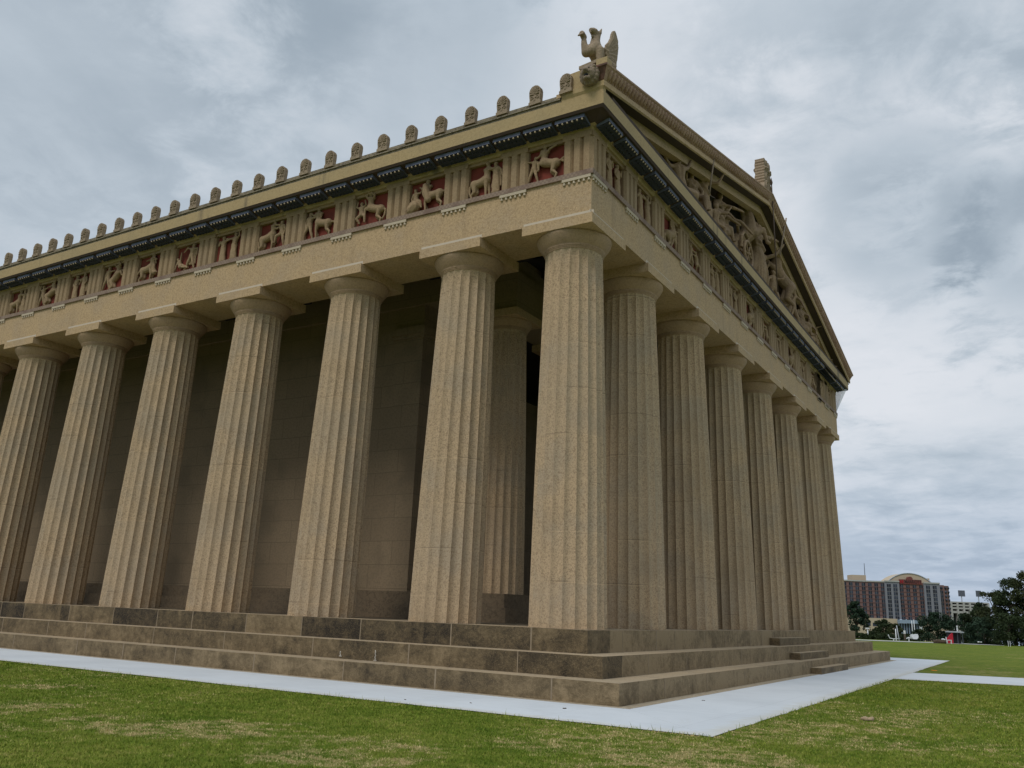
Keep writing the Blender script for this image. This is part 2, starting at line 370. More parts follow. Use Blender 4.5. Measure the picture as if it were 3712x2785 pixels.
def remesh(mb, voxel, smooth=2):          # fuse overlapping limbs into one continuous surface
    me = mb.mesh('tmp', [])
    o = bpy.data.objects.new('tmp', me); C.objects.link(o)
    m = o.modifiers.new('r', 'REMESH'); m.mode = 'VOXEL'; m.voxel_size = voxel; m.use_smooth_shade = True
    if smooth:
        k = o.modifiers.new('s', 'SMOOTH'); k.factor = .5; k.iterations = smooth
    dg = bpy.context.evaluated_depsgraph_get(); dg.update()
    out = bpy.data.meshes.new_from_object(o.evaluated_get(dg))
    bpy.data.objects.remove(o); bpy.data.meshes.remove(me)
    out.materials.clear()
    return out

# ------------------------------------------------------------------ temple dimensions (metres)
LX, LYB, LYT = 71.0, 31.35, 30.62         # length, width at the steps, width at the entablature
Z1, Z2, Z3 = .453, .907, 1.415            # tops of the three steps
TR = .705                                 # tread
ABZ0, ABZ1 = 11.355, 11.625               # abacus
AXI = 1.077
temple = empty('greek_temple', (0, 0, 0), 'tan concrete Greek temple with fluted columns, carved frieze and pediment', 'temple')
temple_parts = []

# steps ---------------------------------------------------------------
def course(name, off, z0, z1, inner, seed, lo, hi, tones):
    rnd = random.Random(seed); mb = MB()
    def joints(length, first):
        out = [0.0]; out.append(first)
        while out[-1] < length - lo: out.append(out[-1] + rnd.uniform(lo, hi))
        out[-1] = length; return out
    # flank, running to -x from the near corner; each block may carry two stain tones
    js = joints(LX + 2 * off, rnd.uniform(lo * .5, hi * .8)); x0 = off
    for a, b in zip(js, js[1:]):
        n = rnd.choice((1, 1, 2)); cut = [a] + sorted(rnd.uniform(a, b) for _ in range(n - 1)) + [b]
        for c, d in zip(cut, cut[1:]):
            jit = rnd.uniform(0, .006)
            mb.box(x0 - d, x0 - c, -off + jit, -off + inner, z0, z1, 0, rnd.choice(tones), 1)
        wj = rnd.uniform(.010, .020)
        mb.box(x0 - b - wj, x0 - b + wj, -off - .003, -off + .05, z0, z1 - .002, 2)
        mb.box(x0 - b - wj * .6, x0 - b + wj * .6, -off + .05, -off + inner, z1 - .05, z1 + .002, 3)
    # facade
    js = joints(LYB + 2 * off - inner, rnd.uniform(lo * .5, hi * .8)); y0 = -off + inner
    for a, b in zip(js, js[1:]):
        n = rnd.choice((1, 2, 2, 3)); cut = [a] + sorted(rnd.uniform(a, b) for _ in range(n - 1)) + [b]
        for c, d in zip(cut, cut[1:]):
            mb.box(off - inner, off - rnd.uniform(0, .006), y0 + c, y0 + d, z0, z1, 0, rnd.choice([max(q, .30) + .65 for q in tones]), 1)
        wj = rnd.uniform(.008, .016)
        mb.box(off - .05, off + .003, y0 + b - wj, y0 + b + wj, z0, z1 - .002, 2)
        mb.box(off - inner, off - .05, y0 + b - wj * .6, y0 + b + wj * .6, z1 - .05, z1 + .002, 3)
    # far flank and rear, plain
    mb.box(-LX - off + inner, off - inner, LYB + off - inner, LYB + off, z0, z1, 0, .5, 1)
    mb.box(-LX - off, -LX - off + inner, -off + inner, LYB + off, z0, z1, 0, .5, 1)
    return obj(name, mb, [M['riser'], M['tread'], M['mortar'], M['stained']], temple)
course('step', 2 * TR, -.3, Z1, 1.0, 3, 2.2, 3.6, (.35, .45, .5, .55))
course('step', TR, Z1 - .1, Z2, 1.0, 5, 2.0, 3.4, (.15, .25, .35, .4, .5))
course('step', 0, Z2 - .1, Z3, 1.2, 11, 1.3, 3.0, (-.40, -.20, .0, .3, .5, .75))
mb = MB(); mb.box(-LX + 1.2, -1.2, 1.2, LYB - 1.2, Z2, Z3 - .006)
M['floor'] = mat('shaded_porch_floor', aggregate((0.208, 0.160, 0.104), (0.136, 0.104, 0.068), (0.184, 0.144, 0.100), amt=.7, grain=12), bump=.2)  # darker copy of the tread concrete: porch shade put into the colour
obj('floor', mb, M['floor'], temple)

# columns -------------------------------------------------------------
def shaft_mesh(base, top, z0, z1, r0, r1, depth=.088):
    NF, K = 20, 6
    zs = [0, .02, .2, .4, .6, .8, .95, .975, .99, 1.0]
    vs = []; fs = []
    for fl in range(NF):
        o = len(vs)
        for iz, t in enumerate(zs):
            r = r0 + (r1 - r0) * (t ** 1.12) + .012 * math.sin(PI * t)
            dp = depth * (r / r0)
            if t > .975: dp *= max(0, (1 - t) / .025) ** .5
            cx = base[0] + (top[0] - base[0]) * t; cy = base[1] + (top[1] - base[1]) * t; z = z0 + (z1 - z0) * t
            for k in range(K + 1):
                s = k / K; a = 2 * PI * (fl + s) / NF + .02
                rr = r - dp * (1 - abs(2 * s - 1) ** 2.4)
                vs.append((cx + rr * math.cos(a), cy + rr * math.sin(a), z))
        for i in range(len(zs) - 1):
            for k in range(K):
                a = o + i * (K + 1) + k; fs.append((a, a + 1, a + K + 2, a + K + 1))
    me = bpy.data.meshes.new('column'); me.from_pydata(vs, [], fs); me.materials.append(M['column'])
    me.polygons.foreach_set('use_smooth', [True] * len(fs)); me.update(); return me
def capital_mesh(c, zn, za, zt, rn, hw):
    prof = [(rn - .05, zn - .03), (rn + .012, zn - .012), (rn + .020, zn + .012), (rn - .004, zn + .016), (rn + .034, zn + .024), (rn + .036, zn + .044), (rn + .008, zn + .048), (rn + .050, zn + .056), (rn + .052, zn + .076), (rn + .026, zn + .08)]
    h = za - zn
    for t in (.28, .4, .55, .7, .82, .91, .97, 1.0):
        r = rn + .045 + (hw - .02 - rn - .045) * (1 - (1 - (t - .2) / .8) ** 1.55) if t > .2 else rn + .04
        if t > .93: r -= (t - .93) * .25
        prof.append((r, zn + h * t))
    mb = MB(); mb.lathe(prof, c[0], c[1], 48)
    f1 = len(mb.f)
    b = .012
    mb.box(c[0] - hw, c[0] + hw, c[1] - hw, c[1] + hw, za, zt, 1)
    me = mb.mesh('capital', [M['capital'], M['smooth']])
    sm = [True] * f1 + [False] * (len(me.polygons) - f1); me.polygons.foreach_set('use_smooth', sm); me.update(); return me
ZN = 10.93
def column(base, top, z0=Z3, zn=ZN, za=ABZ0, zt=ABZ1, r0=.95, r1=.765, hw=1.032):
    o = link('column', shaft_mesh(base, top, z0 + .004, zn, r0, r1), temple)
    link('capital', capital_mesh(top, zn, za, zt, r1, hw), o)
    return o
flank_top = [-1.08, -4.47] + [-4.47 - 4.235 * k for k in range(1, 15)]
flank_base = [-1.06, -4.66] + [-4.66 - 4.33 * k for k in range(1, 15)]
for k in range(11): column((flank_base[k], AXI), (flank_top[k], AXI))
fac_top = [1.10, 4.74, 9.04, 13.36, 17.64, 21.94, 26.19, 29.50]
fac_base = [1.12, 4.90, 9.36, 13.76, 18.14, 22.56, 26.80, 30.30]
for k in range(1, 8): column((-AXI, fac_base[k]), (-AXI, fac_top[k]))
# low plinth strips under the columns are part of the floor in the photo (a thin lighter lip)
# pronaos columns on their own two steps
for k in range(6):
    y = 5.70 + k * 4.0
    column((-5.98, y), (-5.98, y), 2.26, 10.85, 11.2, 11.45, .83, .65, .86)

# cella -----------------------------------------------------------------
mb = MB()
mb.box(-LX + 4, -4.95, 4.55, LYB - 4.55, Z3, 1.85); mb.box(-LX + 4.3, -5.15, 4.78, LYB - 4.78, 1.85, 2.26)
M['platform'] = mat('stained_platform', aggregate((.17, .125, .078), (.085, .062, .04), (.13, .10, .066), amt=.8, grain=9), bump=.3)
obj('platform', mb, M['platform'], temple)
mb = MB()
yw = 5.15
mb.box(-LX + 6, -10.3, yw, yw + 1.1, 2.26, 12.2); mb.box(-10.3, -9.08, yw - .07, yw + 1.15, 2.26, 11.0)     # wall and its end pier
mb.box(-10.36, -9.02, yw - .13, yw + 1.21, 11.0, 11.12); mb.box(-10.42, -8.96, yw - .19, yw + 1.27, 11.12, 11.4); mb.box(-10.3, -9.1, yw - .05, yw + 1.1, 11.4, 12.2)
mb.box(-LX + 6, -9.08, LYB - yw - 1.1, LYB - yw, 2.26, 12.2)
mb.box(-14.2, -13.2, yw + 1.1, LYB - yw - 1.1, 2.26, 12.2)
obj('cella_wall', mb, M['wall'], temple)
mb = MB()
mb.box(-6.75, -5.2, 4.95, LYB - 4.95, 11.45, 12.75); mb.box(-6.6, -5.35, 5.1, LYB - 5.1, 12.75, 13.4)
mb.box(-LX + 6, -6.75, 5.0, 6.4, 12.2, 13.4)
obj('inner_architrave', mb, M['wall'], temple)
mb = MB(); mb.box(-LX + 1.5, -1.5, 1.5, LYT - 1.5, 13.4, 13.6)
for k in range(30): mb.box(-2.2 - k * 2.115 - .3, -2.2 - k * 2.115 + .3, 1.9, 5.0, 13.05, 13.4)
for k in range(13): mb.box(-5.2, -1.9, 2.6 + k * 2.115 - .3, 2.6 + k * 2.115 + .3, 13.05, 13.4)
obj('ceiling', mb, M['ceiling'], temple)

# entablature: profiles swept round the building, (outward offset, height)
def ring(name, prof, mats, mis=None):
    mb = MB(); n = len(prof); vs = []
    for (cx, cy, sx, sy) in ((0, 0, 1, -1), (0, LYT, 1, 1), (-LX, LYT, -1, 1), (-LX, 0, -1, -1)):
        for o, z in prof: vs.append((cx + sx * o, cy + sy * o, z))
    for c in range(4):
        for i in range(n):
            a, b = c * n + i, c * n + (i + 1) % n; d = ((c + 1) % 4) * n
            mb.add([vs[a], vs[b], vs[d + (i + 1) % n], vs[d + i]], [(0, 1, 2, 3)], mis[i] if mis else 0)
    me = mb.mesh(name, mats); bm = bmesh.new(); bm.from_mesh(me); bmesh.ops.remove_doubles(bm, verts=bm.verts, dist=1e-5)
    bmesh.ops.recalc_face_normals(bm, faces=bm.faces); bm.to_mesh(me); bm.free()
    return link(name, me, temple)
TZ0, TZ1 = 12.735, 12.875
ring('architrave', [(-.12, ABZ1), (-.12, TZ0), (-1.95, TZ0), (-1.95, ABZ1)], M['smooth'])
ring('taenia', [(-.06, TZ0), (-.06, TZ1), (-.6, TZ1), (-.6, TZ0)], M['taenia'])
ring('frieze_backing', [(-.30, TZ1), (-.30, 14.12), (-1.4, 14.12), (-1.4, TZ1)], M['smooth'])
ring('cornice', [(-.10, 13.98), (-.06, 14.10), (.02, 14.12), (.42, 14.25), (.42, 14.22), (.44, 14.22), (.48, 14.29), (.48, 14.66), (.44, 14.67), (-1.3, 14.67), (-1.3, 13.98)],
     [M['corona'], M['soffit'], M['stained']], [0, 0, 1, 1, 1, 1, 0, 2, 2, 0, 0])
# grey patched bands above the abaci, set just proud of the architrave
M['patch'] = flat('grey_mortar', (.56, .475, .37), .10, 6)
for t in flank_top[:11]:
    mb = MB(); mb.box(t - 1.03, t + 1.03, .116, .14, ABZ1, ABZ1 + .10); obj('mortar_patch', mb, M['patch'], temple)
for t in fac_top:
    mb = MB(); mb.box(-.14, -.116, t - 1.03, t + 1.03, ABZ1, ABZ1 + .10); obj('mortar_patch', mb, M['patch'], temple)

# triglyphs, metopes, regulae, mutules
flank_tri = [-.545, -2.47] + [-4.425 - 2.1 * k for k in range(0, 31)]
fac_tri = [.545, 2.64]
for a, b in zip(fac_top[1:-1], fac_top[2:]): fac_tri += [a, (a + b) / 2]
fac_tri = fac_tri[:2] + [x for x in fac_tri[2:]] + [fac_top[6], 28.05, LYT - .545]
FZ1 = 14.0
def triglyph_mesh():
    mb = MB(); hw = .42
    # plan section with two full glyphs and two half glyphs cut back
    xs = [-hw, -hw + .07, -hw + .15, -hw + .19, -.14, -.09, -.05, .05, .09]
    sec = []
    g = .085
    cuts = [(-hw, g * .9), (-hw + .06, 0), (-.20, 0), (-.14, g), (-.08, 0), (.08, 0), (.14, g), (.20, 0), (hw - .06, 0), (hw, g * .9)]
    poly = cuts + [(hw, .22), (-hw, .22)]
    mb.prism(poly, lambda a, b, d: (a, b, d), TZ1, FZ1 - .14)
    mb.box(-hw - .004, hw + .004, -.006, .22, FZ1 - .14, FZ1 + .03)
    return mb.mesh('triglyph', M['carved'])
def regula_mesh():
    mb = MB(); mb.box(-.42, .42, -.055, .03, TZ0 - .085, TZ0 - .002)
    for k in range(6):
        x = -.36 + .144 * k
        mb.lathe([(0, TZ0 - .165), (.038, TZ0 - .165), (.030, TZ0 - .085)], x, -.015, 10)
    return mb.mesh('regula', M['drop'])
def mutule_mesh():
    mb = MB(); hw = .43
    def Z(o): return 14.115 + (o + .06) * .27           # soffit slope
    a, b = .00, .37
    vs = [(-hw, -a, Z(a) - .085), (hw, -a, Z(a) - .085), (hw, -b, Z(b) - .105), (-hw, -b, Z(b) - .105), (-hw, -a, Z(a) - .002), (hw, -a, Z(a) - .002), (hw, -b, Z(b) - .002), (-hw, -b, Z(b) - .002)]
    mb.add(vs, [(0, 1, 2, 3)], 2); mb.add(vs, [(4, 5, 6, 7), (0, 1, 5, 4), (1, 2, 6, 5), (2, 3, 7, 6), (3, 0, 4, 7)])
    for r in range(3):
        o = .05 + r * .1475
        for k in range(6):
            x = -.36 + .144 * k; z = Z(o) - .085 - (o / .37) * .02
            mb.lathe([(0, z - .038), (.026, z - .038), (.018, z + .01)], x, -o, 8, 1 if r == 2 else 2)
    return mb.mesh('mutule', [M['blue'], M['drop'], M['mutule_shade']])
TM, RM, UM = triglyph_mesh(), regula_mesh(), mutule_mesh()
def put(name, me, flank, t, inset):
    if flank: return link(name, me, temple, (t, inset, 0))
    return link(name, me, temple, (-inset, t, 0), (0, 0, PI / 2))
VIS = 17
for i, t in enumerate(flank_tri[:VIS]):
    put('triglyph', TM, True, t, .09); put('regula', RM, True, t, .12)
for i, t in enumerate(fac_tri):
    put('triglyph', TM, False, t, .09); put('regula', RM, False, t, .12)
def mids(ts):
    out = []
    for a, b in zip(ts, ts[1:]): out += [a, (a + b) / 2]
    return out + [ts[-1]]
for t in mids(flank_tri[:VIS]): put('mutule', UM, True, t, 0)
for t in mids(fac_tri): put('mutule', UM, False, t, 0)

# ------------------------------------------------------------------ figures
FAT = 1.0
def limb(mb, pts, rad, n=8):
    for (p, q, a, b) in zip(pts, pts[1:], rad, rad[1:]):
        if (Vector(q) - Vector(p)).length > 1e-4: mb.tube([p, q], [a * FAT, b * FAT], n)
    for p, r in zip(pts, rad): mb.ball(p, r * FAT, n, 6)
STAND = dict(l=((-.02, -.26, .02), (-.05, -.51, 0)), r=((.05, -.25, .04), (.08, -.50, 0)))
def human(mb, T, u, v, h, lean=0., la=((-.04, -.17, .02), (-.02, -.33, .05)), ra=((.05, -.17, .02), (.03, -.33, .05)), legs=None, robe=False, hd=(0, 0), nolegs=False, fat=1.0, cloak=False):
    """u,v: pelvis position; joints are fractions of the standing height h. T maps (u,v,w) to the world."""
    s, c = math.sin(math.radians(lean)), math.cos(math.radians(lean))
    def J(a, b, w=0): return T(u + h * (a * c + b * s), v + h * (b * c - a * s), h * w)
    R = lambda *r: [h * x * fat for x in r]
    limb(mb, [J(-.035, .0), J(-.02, .12), J(-.045, .25)], R(.072, .062, .068))
    limb(mb, [J(.035, .0), J(.02, .12), J(.045, .25)], R(.072, .062, .068))
    limb(mb, [J(-.095, .275), J(0, .30), J(.095, .275)], R(.042, .045, .042))
    limb(mb, [J(0, .29), J(hd[0] * .4, .35)], R(.034, .030))
    hx, hy = hd[0], .395 + hd[1]
    limb(mb, [J(hx, hy - .02, .015), J(hx, hy + .025)], R(.044, .056), 10)
    limb(mb, [J(hx * 1.2, hy - .005, .055), J(hx * 1.2, hy - .02, .05)], R(.014, .018), 6)   # nose and chin
    limb(mb, [J(hx - .03, hy + .045, -.01), J(hx + .03, hy + .045, -.01), J(hx, hy + .0, -.04)], R(.035, .035, .045), 8)  # hair
    for sx, A in ((-1, la), (1, ra)):
        e = (sx * .105 + A[0][0], .27 + A[0][1], A[0][2]); q = (sx * .105 + A[1][0], .27 + A[1][1], A[1][2])
        limb(mb, [J(sx * .105, .27), J(*e), J(*q)], R(.036, .028, .020))
        dx, dy, dw = q[0] - e[0], q[1] - e[1], q[2] - e[2]; n = max(1e-3, math.sqrt(dx * dx + dy * dy + dw * dw))
        limb(mb, [J(*q), J(q[0] + dx / n * .045, q[1] + dy / n * .045, q[2] + dw / n * .045)], R(.024, .015), 6)
    if nolegs: return
    legs = legs or (STAND['l'], STAND['r'])
    G = lambda a, b, w=0: T(u + h * a, v + h * b, h * w)
    feet = []
    for sx, A in ((-1, legs[0]), (1, legs[1])):
        k = (sx * .045 + A[0][0], A[0][1], A[0][2]); f = (sx * .045 + A[1][0], A[1][1], A[1][2])
        feet.append(f)
        limb(mb, [G(sx * .045, -.01), G(*k), G((k[0] * .45 + f[0] * .55), k[1] * .45 + f[1] * .55, k[2] * .5 + f[2] * .5 - .008), G(*f)], R(.062, .042, .040, .024))
        limb(mb, [G(*f), G(f[0] + .02 * (1 if f[0] > 0 else -1), f[1] - .012, f[2] + .07)], R(.026, .018), 6)
    if robe:
        fx = (feet[0][0] + feet[1][0]) / 2; fy = min(feet[0][1], feet[1][1]) - .005
        for i in range(9):
            a = PI * (i / 8); ca, sa = -math.cos(a), math.sin(a)
            wv = random.uniform(-.012, .012)
            limb(mb, [J(ca * .06, .13, sa * .03), G(ca * .082 + wv, -.06, sa * .065 + .01), G(fx * .5 + ca * .095 - wv, -.28, sa * .07 + .02), G(fx + ca * .125 + wv, fy, sa * .085)], R(.024, .026, .024, .027), 6)
        limb(mb, [G(0, -.02), G(fx * .5, -.28), G(fx, fy)], R(.085, .085, .10))
        limb(mb, [J(-.09, .27, .02), J(.0, .16, .06), J(.08, .05, .06)], R(.024, .03, .028), 6)
        limb(mb, [J(-.07, .12, .045), J(0, .10, .065), J(.07, .12, .045)], R(.018, .018, .018), 6)
    if cloak:
        for i in range(5):
            t = i / 4
            limb(mb, [J(-.09 + .2 * t, .26, -.03), G(-.13 + .28 * t, -.02, -.05), G(-.16 + .33 * t, -.30, -.03)], R(.026, .032, .03), 6)
def horse(mb, T, u, v, s, d=1, rear=0., centaur=False, arms=None, legs='walk', tail='down', head=None, tlean=0.):
    """u,v: middle of the trunk; s: trunk length; d: +1 faces +u."""
    sr, cr = math.sin(math.radians(rear)), math.cos(math.radians(rear))
    def B(a, b, w=0): return T(u + s * d * (a * cr - b * sr), v + s * (b * cr + a * sr), s * w)
    def G(a, b, w=0): return T(u + s * d * a, v + s * b, s * w)
    R = lambda *r: [s * x for x in r]
    limb(mb, [B(.40, .02), B(.12, -.01), B(-.15, 0), B(-.40, .03)], R(.225, .205, .195, .215), 12)
    lp = {'walk': (((.50, -.42), (.46, -.88)), ((.62, -.38), (.44, -.72)), ((-.36, -.42), (-.60, -.62), (-.52, -.98)), ((-.28, -.42), (-.48, -.66), (-.32, -.98))),
          'stand': (((.44, -.46), (.44, -.96)), ((.56, -.46), (.60, -.95)), ((-.34, -.42), (-.55, -.62), (-.48, -.98)), ((-.26, -.42), (-.42, -.64), (-.30, -.98))),
          'rear': (((.74, -.12), (.62, -.46)), ((.80, .02), (.82, -.34)), ((-.22, -.42), (-.50, -.64), (-.38, -.98)), ((-.12, -.42), (-.36, -.68), (-.16, -.98)))}[legs]
    for (k, f), w in zip(lp[:2], (.10, -.06)):
        mv = B if legs == 'rear' else G
        limb(mb, [B(.42, -.08, w), mv(*k, w), mv(*f, w)], R(.125, .068, .045), 8)
        limb(mb, [mv(*f, w), mv(f[0] + .03, f[1] - .05, w)], R(.05, .055), 8)
    for (k, h, f), w in zip(lp[2:], (.10, -.06)):
        if rear:                                       # hind hooves stay on the ground: shift with the rump
            q = lambda a, b, w=w: T(u + s * d * (-.40 * cr + (a + .40)), v + s * (-.40 * sr + b), s * w)
        else: q = lambda a, b, w=w: G(a, b, w)
        limb(mb, [B(-.38, -.02, w), q(*k), q(*h), q(*f)], R(.15, .095, .055, .042), 8)
        limb(mb, [q(*f), q(f[0] + .05, f[1] - .03)], R(.05, .05), 8)
    tl = {'down': [(-.58, .08), (-.74, .0), (-.80, -.30), (-.74, -.60)], 'curl': [(-.58, .10), (-.74, .25), (-.92, .40), (-1.02, .28), (-.90, .14), (-.78, .16)], 'out': [(-.58, .08), (-.80, .10), (-1.0, -.05), (-1.05, -.3)]}[tail]
    limb(mb, [B(a, b) for a, b in tl], R(*([.06] * (len(tl) - 1) + [.045])), 8)
    if centaur:
        st, ct = math.sin(math.radians(tlean)), math.cos(math.radians(tlean))
        bx, by = .46 * cr - .12 * sr, .12 * cr + .46 * sr
        def H(a, b, w=0): return T(u + s * d * (bx + a * ct + b * st), v + s * (by + b * ct - a * st), s * w)
        limb(mb, [H(-.02, -.08), H(0, .18), H(.0, .42)], R(.19, .145, .16), 10)
        limb(mb, [H(-.18, .50, -.04), H(0, .54), H(.18, .50, .06)], R(.085, .09, .085))
        limb(mb, [H(0, .52), H(.03, .68)], R(.075, .07)); limb(mb, [H(.04, .76), H(.03, .82)], R(.10, .115), 10)
        limb(mb, [H(.13, .74), H(.10, .66)], R(.04, .06), 6)
        a1, a2 = arms or (((.30, .35), (.50, .48)), ((-.1, .25), (.05, .1)))
        limb(mb, [H(.18, .50, .08), H(*a1[0], .14), H(*a1[1], .14)], R(.075, .058, .045)); limb(mb, [H(-.18, .50, 0), H(*a2[0], .1), H(*a2[1], .1)], R(.075, .058, .045))
        limb(mb, [H(*a1[1], .14), H(a1[1][0] + .06, a1[1][1] + .03, .14)], R(.05, .04), 6)
    else:
        hn = head or ((.72, .40), (.84, .74), (1.12, .52))
        limb(mb, [B(.44, .08), B(*hn[0]), B(*hn[1])], R(.20, .145, .10), 10)
        p, q = hn[1], hn[2]; m = ((p[0] + q[0]) / 2, (p[1] + q[1]) / 2)
        limb(mb, [B(*p), B(*m), B(*q)], R(.105, .085, .055), 8)
        limb(mb, [B(p[0] - .02, p[1] + .06, .05), B(p[0] - .04, p[1] + .17, .05)], R(.035, .012), 6)
        limb(mb, [B(.30, .22), B(hn[0][0] - .15, hn[0][1] + .08), B(p[0] - .10, p[1] + .06)], R(.06, .06, .05), 6)   # mane

# ---- metope reliefs: scenes in a field 1.25 wide and 1.05 high, u from -.62 to .62, v from 0
UP = ((-.10, .06, .03), (-.05, .22, .03)); UPR = ((.10, .06, .03), (.06, .22, .03))
FWD_R = ((.13, -.02, .05), (.28, .0, .05)); FWD_L = ((-.13, -.02, .05), (-.28, .0, .05))
STEP = (((-.10, -.24, .03), (-.20, -.48, 0)), ((.07, -.24, .04), (.14, -.49, 0)))
KNEEL = (((-.12, -.16, .08), (-.02, -.34, .0)), ((.14, -.10, .08), (.15, -.36, .06)))
SIT = (((-.14, -.10, .08), (-.16, -.38, .06)), ((.18, -.08, .08), (.24, -.34, .06)))
def s1(mb, T):
    horse(mb, T, .12, .50, .50, -1, 14, True, (((.20, .25), (.42, .10)), ((-.35, .62), (-.75, .80))), 'rear', 'curl', tlean=-8)
    human(mb, T, -.42, .42, .78, 10, FWD_L, ((.10, -.08, .05), (.16, .06, .05)), STEP)
def s2(mb, T):
    horse(mb, T, -.18, .44, .52, 1, 10, True, (((.30, .40), (.55, .40)), ((.1, .35), (.3, .50))), 'stand', 'down')
    human(mb, T, .36, .52, .92, -4, ((-.12, .0, .05), (-.28, .02, .05)), None or ((.10, -.1, .03), (.12, -.25, .03)), robe=True, cloak=True)
def s3(mb, T):
    human(mb, T, -.38, .40, .80, -6, ((-.05, -.16, .03), (-.03, -.33, .05)), ((.12, -.04, .05), (.26, .08, .05)), SIT)
    limb(mb, [T(-.46, .12, .05), T(-.36, .2, .05)], [.14, .14])
    horse(mb, T, .22, .46, .50, -1, 0, True, (((.25, .3), (.4, .42)), ((.1, .3), (.25, .15))), 'walk', 'out', tlean=-4)
    limb(mb, [T(-.02, .75, .10), T(.02, .5, .10), T(.1, .3, .1)], [.07, .1, .08])
def s4(mb, T):
    human(mb, T, -.36, .42, .84, -4, UP, UPR, KNEEL)
    horse(mb, T, .16, .50, .50, -1, 18, True, (((.28, .62), (.10, .85)), ((-.28, .62), (-.05, .88))), 'rear', 'down')
def s5(mb, T):
    human(mb, T, -.44, .50, .92, 4, ((-.05, -.17, .02), (-.02, -.32, .05)), FWD_R, STEP)
    horse(mb, T, .14, .48, .50, -1, 12, True, (((.22, .35), (.42, .45)), ((-.25, .2), (-.1, -.05))), 'walk', 'out')
def s6(mb, T):
    horse(mb, T, -.20, .46, .52, 1, 14, True, (((.30, .45), (.55, .40)), ((.2, .25), (.4, .2))), 'walk', 'down')
    human(mb, T, .40, .50, .92, -6, FWD_L, ((.05, -.17, .02), (.02, -.32, .05)), (((-.16, -.10, .08), (-.22, -.32, .06)), STAND['r']))
def s7(mb, T):
    human(mb, T, -.24, .50, .90, -3, ((-.12, -.12, .03), (-.06, .0, .05)), FWD_R, robe=True)
    human(mb, T, .26, .52, .94, 4, FWD_L, UPR, robe=True)
def s8(mb, T):
    human(mb, T, .20, .53, .95, 8, ((-.14, .04, .05), (-.28, -.10, .05)), ((.10, .03, .0), (.14, -.2, 0)), STEP, cloak=True)
    human(mb, T, -.30, .24, .80, -32, ((-.1, -.1, .04), (-.2, -.2, .04)), ((.13, .10, .05), (.22, .24, .05)), (((.22, .02, .06), (.42, -.10, .04)), ((.20, -.10, .08), (.50, -.16, .04))))
def s9(mb, T):
    horse(mb, T, -.08, .46, .54, 1, 10, True, (((.25, .5), (.45, .3)), ((.0, .3), (.2, .3))), 'walk', 'out')
    human(mb, T, .20, .62, .80, -10, FWD_L, ((.08, -.16, .05), (.1, -.3, .05)), (((.08, -.18, .08), (.14, -.42, .06)), ((.1, -.18, .08), (.16, -.44, .04))), robe=True)
def s10(mb, T):
    human(mb, T, -.32, .52, .93, 4, ((-.06, -.16, .02), (-.04, -.32, .02)), FWD_R, STEP)
    horse(mb, T, .12, .46, .50, 1, 42, True, (((.25, .55), (.1, .8)), ((-.2, .4), (-.3, .55))), 'rear', 'down')
def s11(mb, T):
    human(mb, T, -.24, .52, .93, 2, ((-.07, -.15, .02), (.02, -.25, .08)), FWD_R, robe=True)
    human(mb, T, .24, .54, .95, -2, ((-.1, -.12, .03), (-.14, -.22, .05)), ((.06, -.16, .02), (.02, -.28, .06)), robe=True, cloak=True)
def s12(mb, T):
    human(mb, T, -.34, .50, .90, -8, UP, FWD_R, STEP)
    horse(mb, T, .16, .50, .50, 1, 26, True, (((.3, .5), (.55, .75)), ((-.3, .4), (-.5, .5))), 'rear', 'down', tlean=-20)
def s13(mb, T):
    human(mb, T, -.30, .53, .95, 0, ((-.07, -.15, .02), (-.03, -.3, .08)), ((.09, -.1, .05), (.02, .0, .08)), robe=True)
    human(mb, T, .22, .50, .90, 3, ((-.06, -.15, .02), (-.02, -.3, .08)), ((.1, -.1, .05), (.06, .02, .08)), robe=True)
def s14(mb, T):
    horse(mb, T, -.02, .47, .56, 1, 24, False, legs='rear', tail='down', head=((.62, .36), (.66, .70), (.92, .55)))
    human(mb, T, .30, .50, .88, -8, ((-.12, .0, .05), (-.2, .1, .05)), FWD_R, STEP)
def s15(mb, T):
    human(mb, T, -.26, .52, .93, 10, UP, FWD_R, STEP, cloak=True)
    human(mb, T, .28, .42, .86, -10, FWD_L, ((.08, -.14, .03), (.1, -.28, .03)), KNEEL)
S_FL = [s1, s2, s3, s4, s5, s6, s7, s8, s9, s10, s11, s12, s2, s5, s11, s8]
S_FA = [s13, s7, s14, s15, s11, s13, s14, s15, s7, s14, s13, s15, s11, s8]
def metope(t0, t1, flank, scene, seed):
    a, b = min(t0, t1) + .425, max(t0, t1) - .425; c = (a + b) / 2
    mb = MB()
    if flank: mb.box(a - .01, b + .01, .27, .298, TZ1, FZ1 - .005)
    else: mb.box(-.298, -.27, a - .01, b + .01, TZ1, FZ1 - .005)
    if flank: mb.box(a - .005, b + .005, .16, .27, FZ1 - .11, FZ1 + .02, 1)
    else: mb.box(-.27, -.16, a - .005, b + .005, FZ1 - .11, FZ1 + .02, 1)
    p = obj('metope', mb, [M['red'], M['carved']], temple)
    f = (b - a) / 1.25
    if flank: T = lambda u, v, w: (c + u * f * 1.07, .20 - w * .95, TZ1 + .02 + v * 1.02)
    else: T = lambda u, v, w: (-.20 + w * .95, c + u * f * 1.05, TZ1 + .02 + v * 1.02)
    random.seed(seed); fb = MB(); scene(fb, T)
    me = remesh(fb, .013, 1); me.materials.append(M['carved']); me.name = 'relief'
    link('relief', me, p)
FAT = 1.24
for i in range(VIS - 1): metope(flank_tri[i], flank_tri[i + 1], True, S_FL[i % 16], i)
for i in range(len(fac_tri) - 1): metope(fac_tri[i], fac_tri[i + 1], False, S_FA[i % 14], 40 + i)

FAT = 1.0
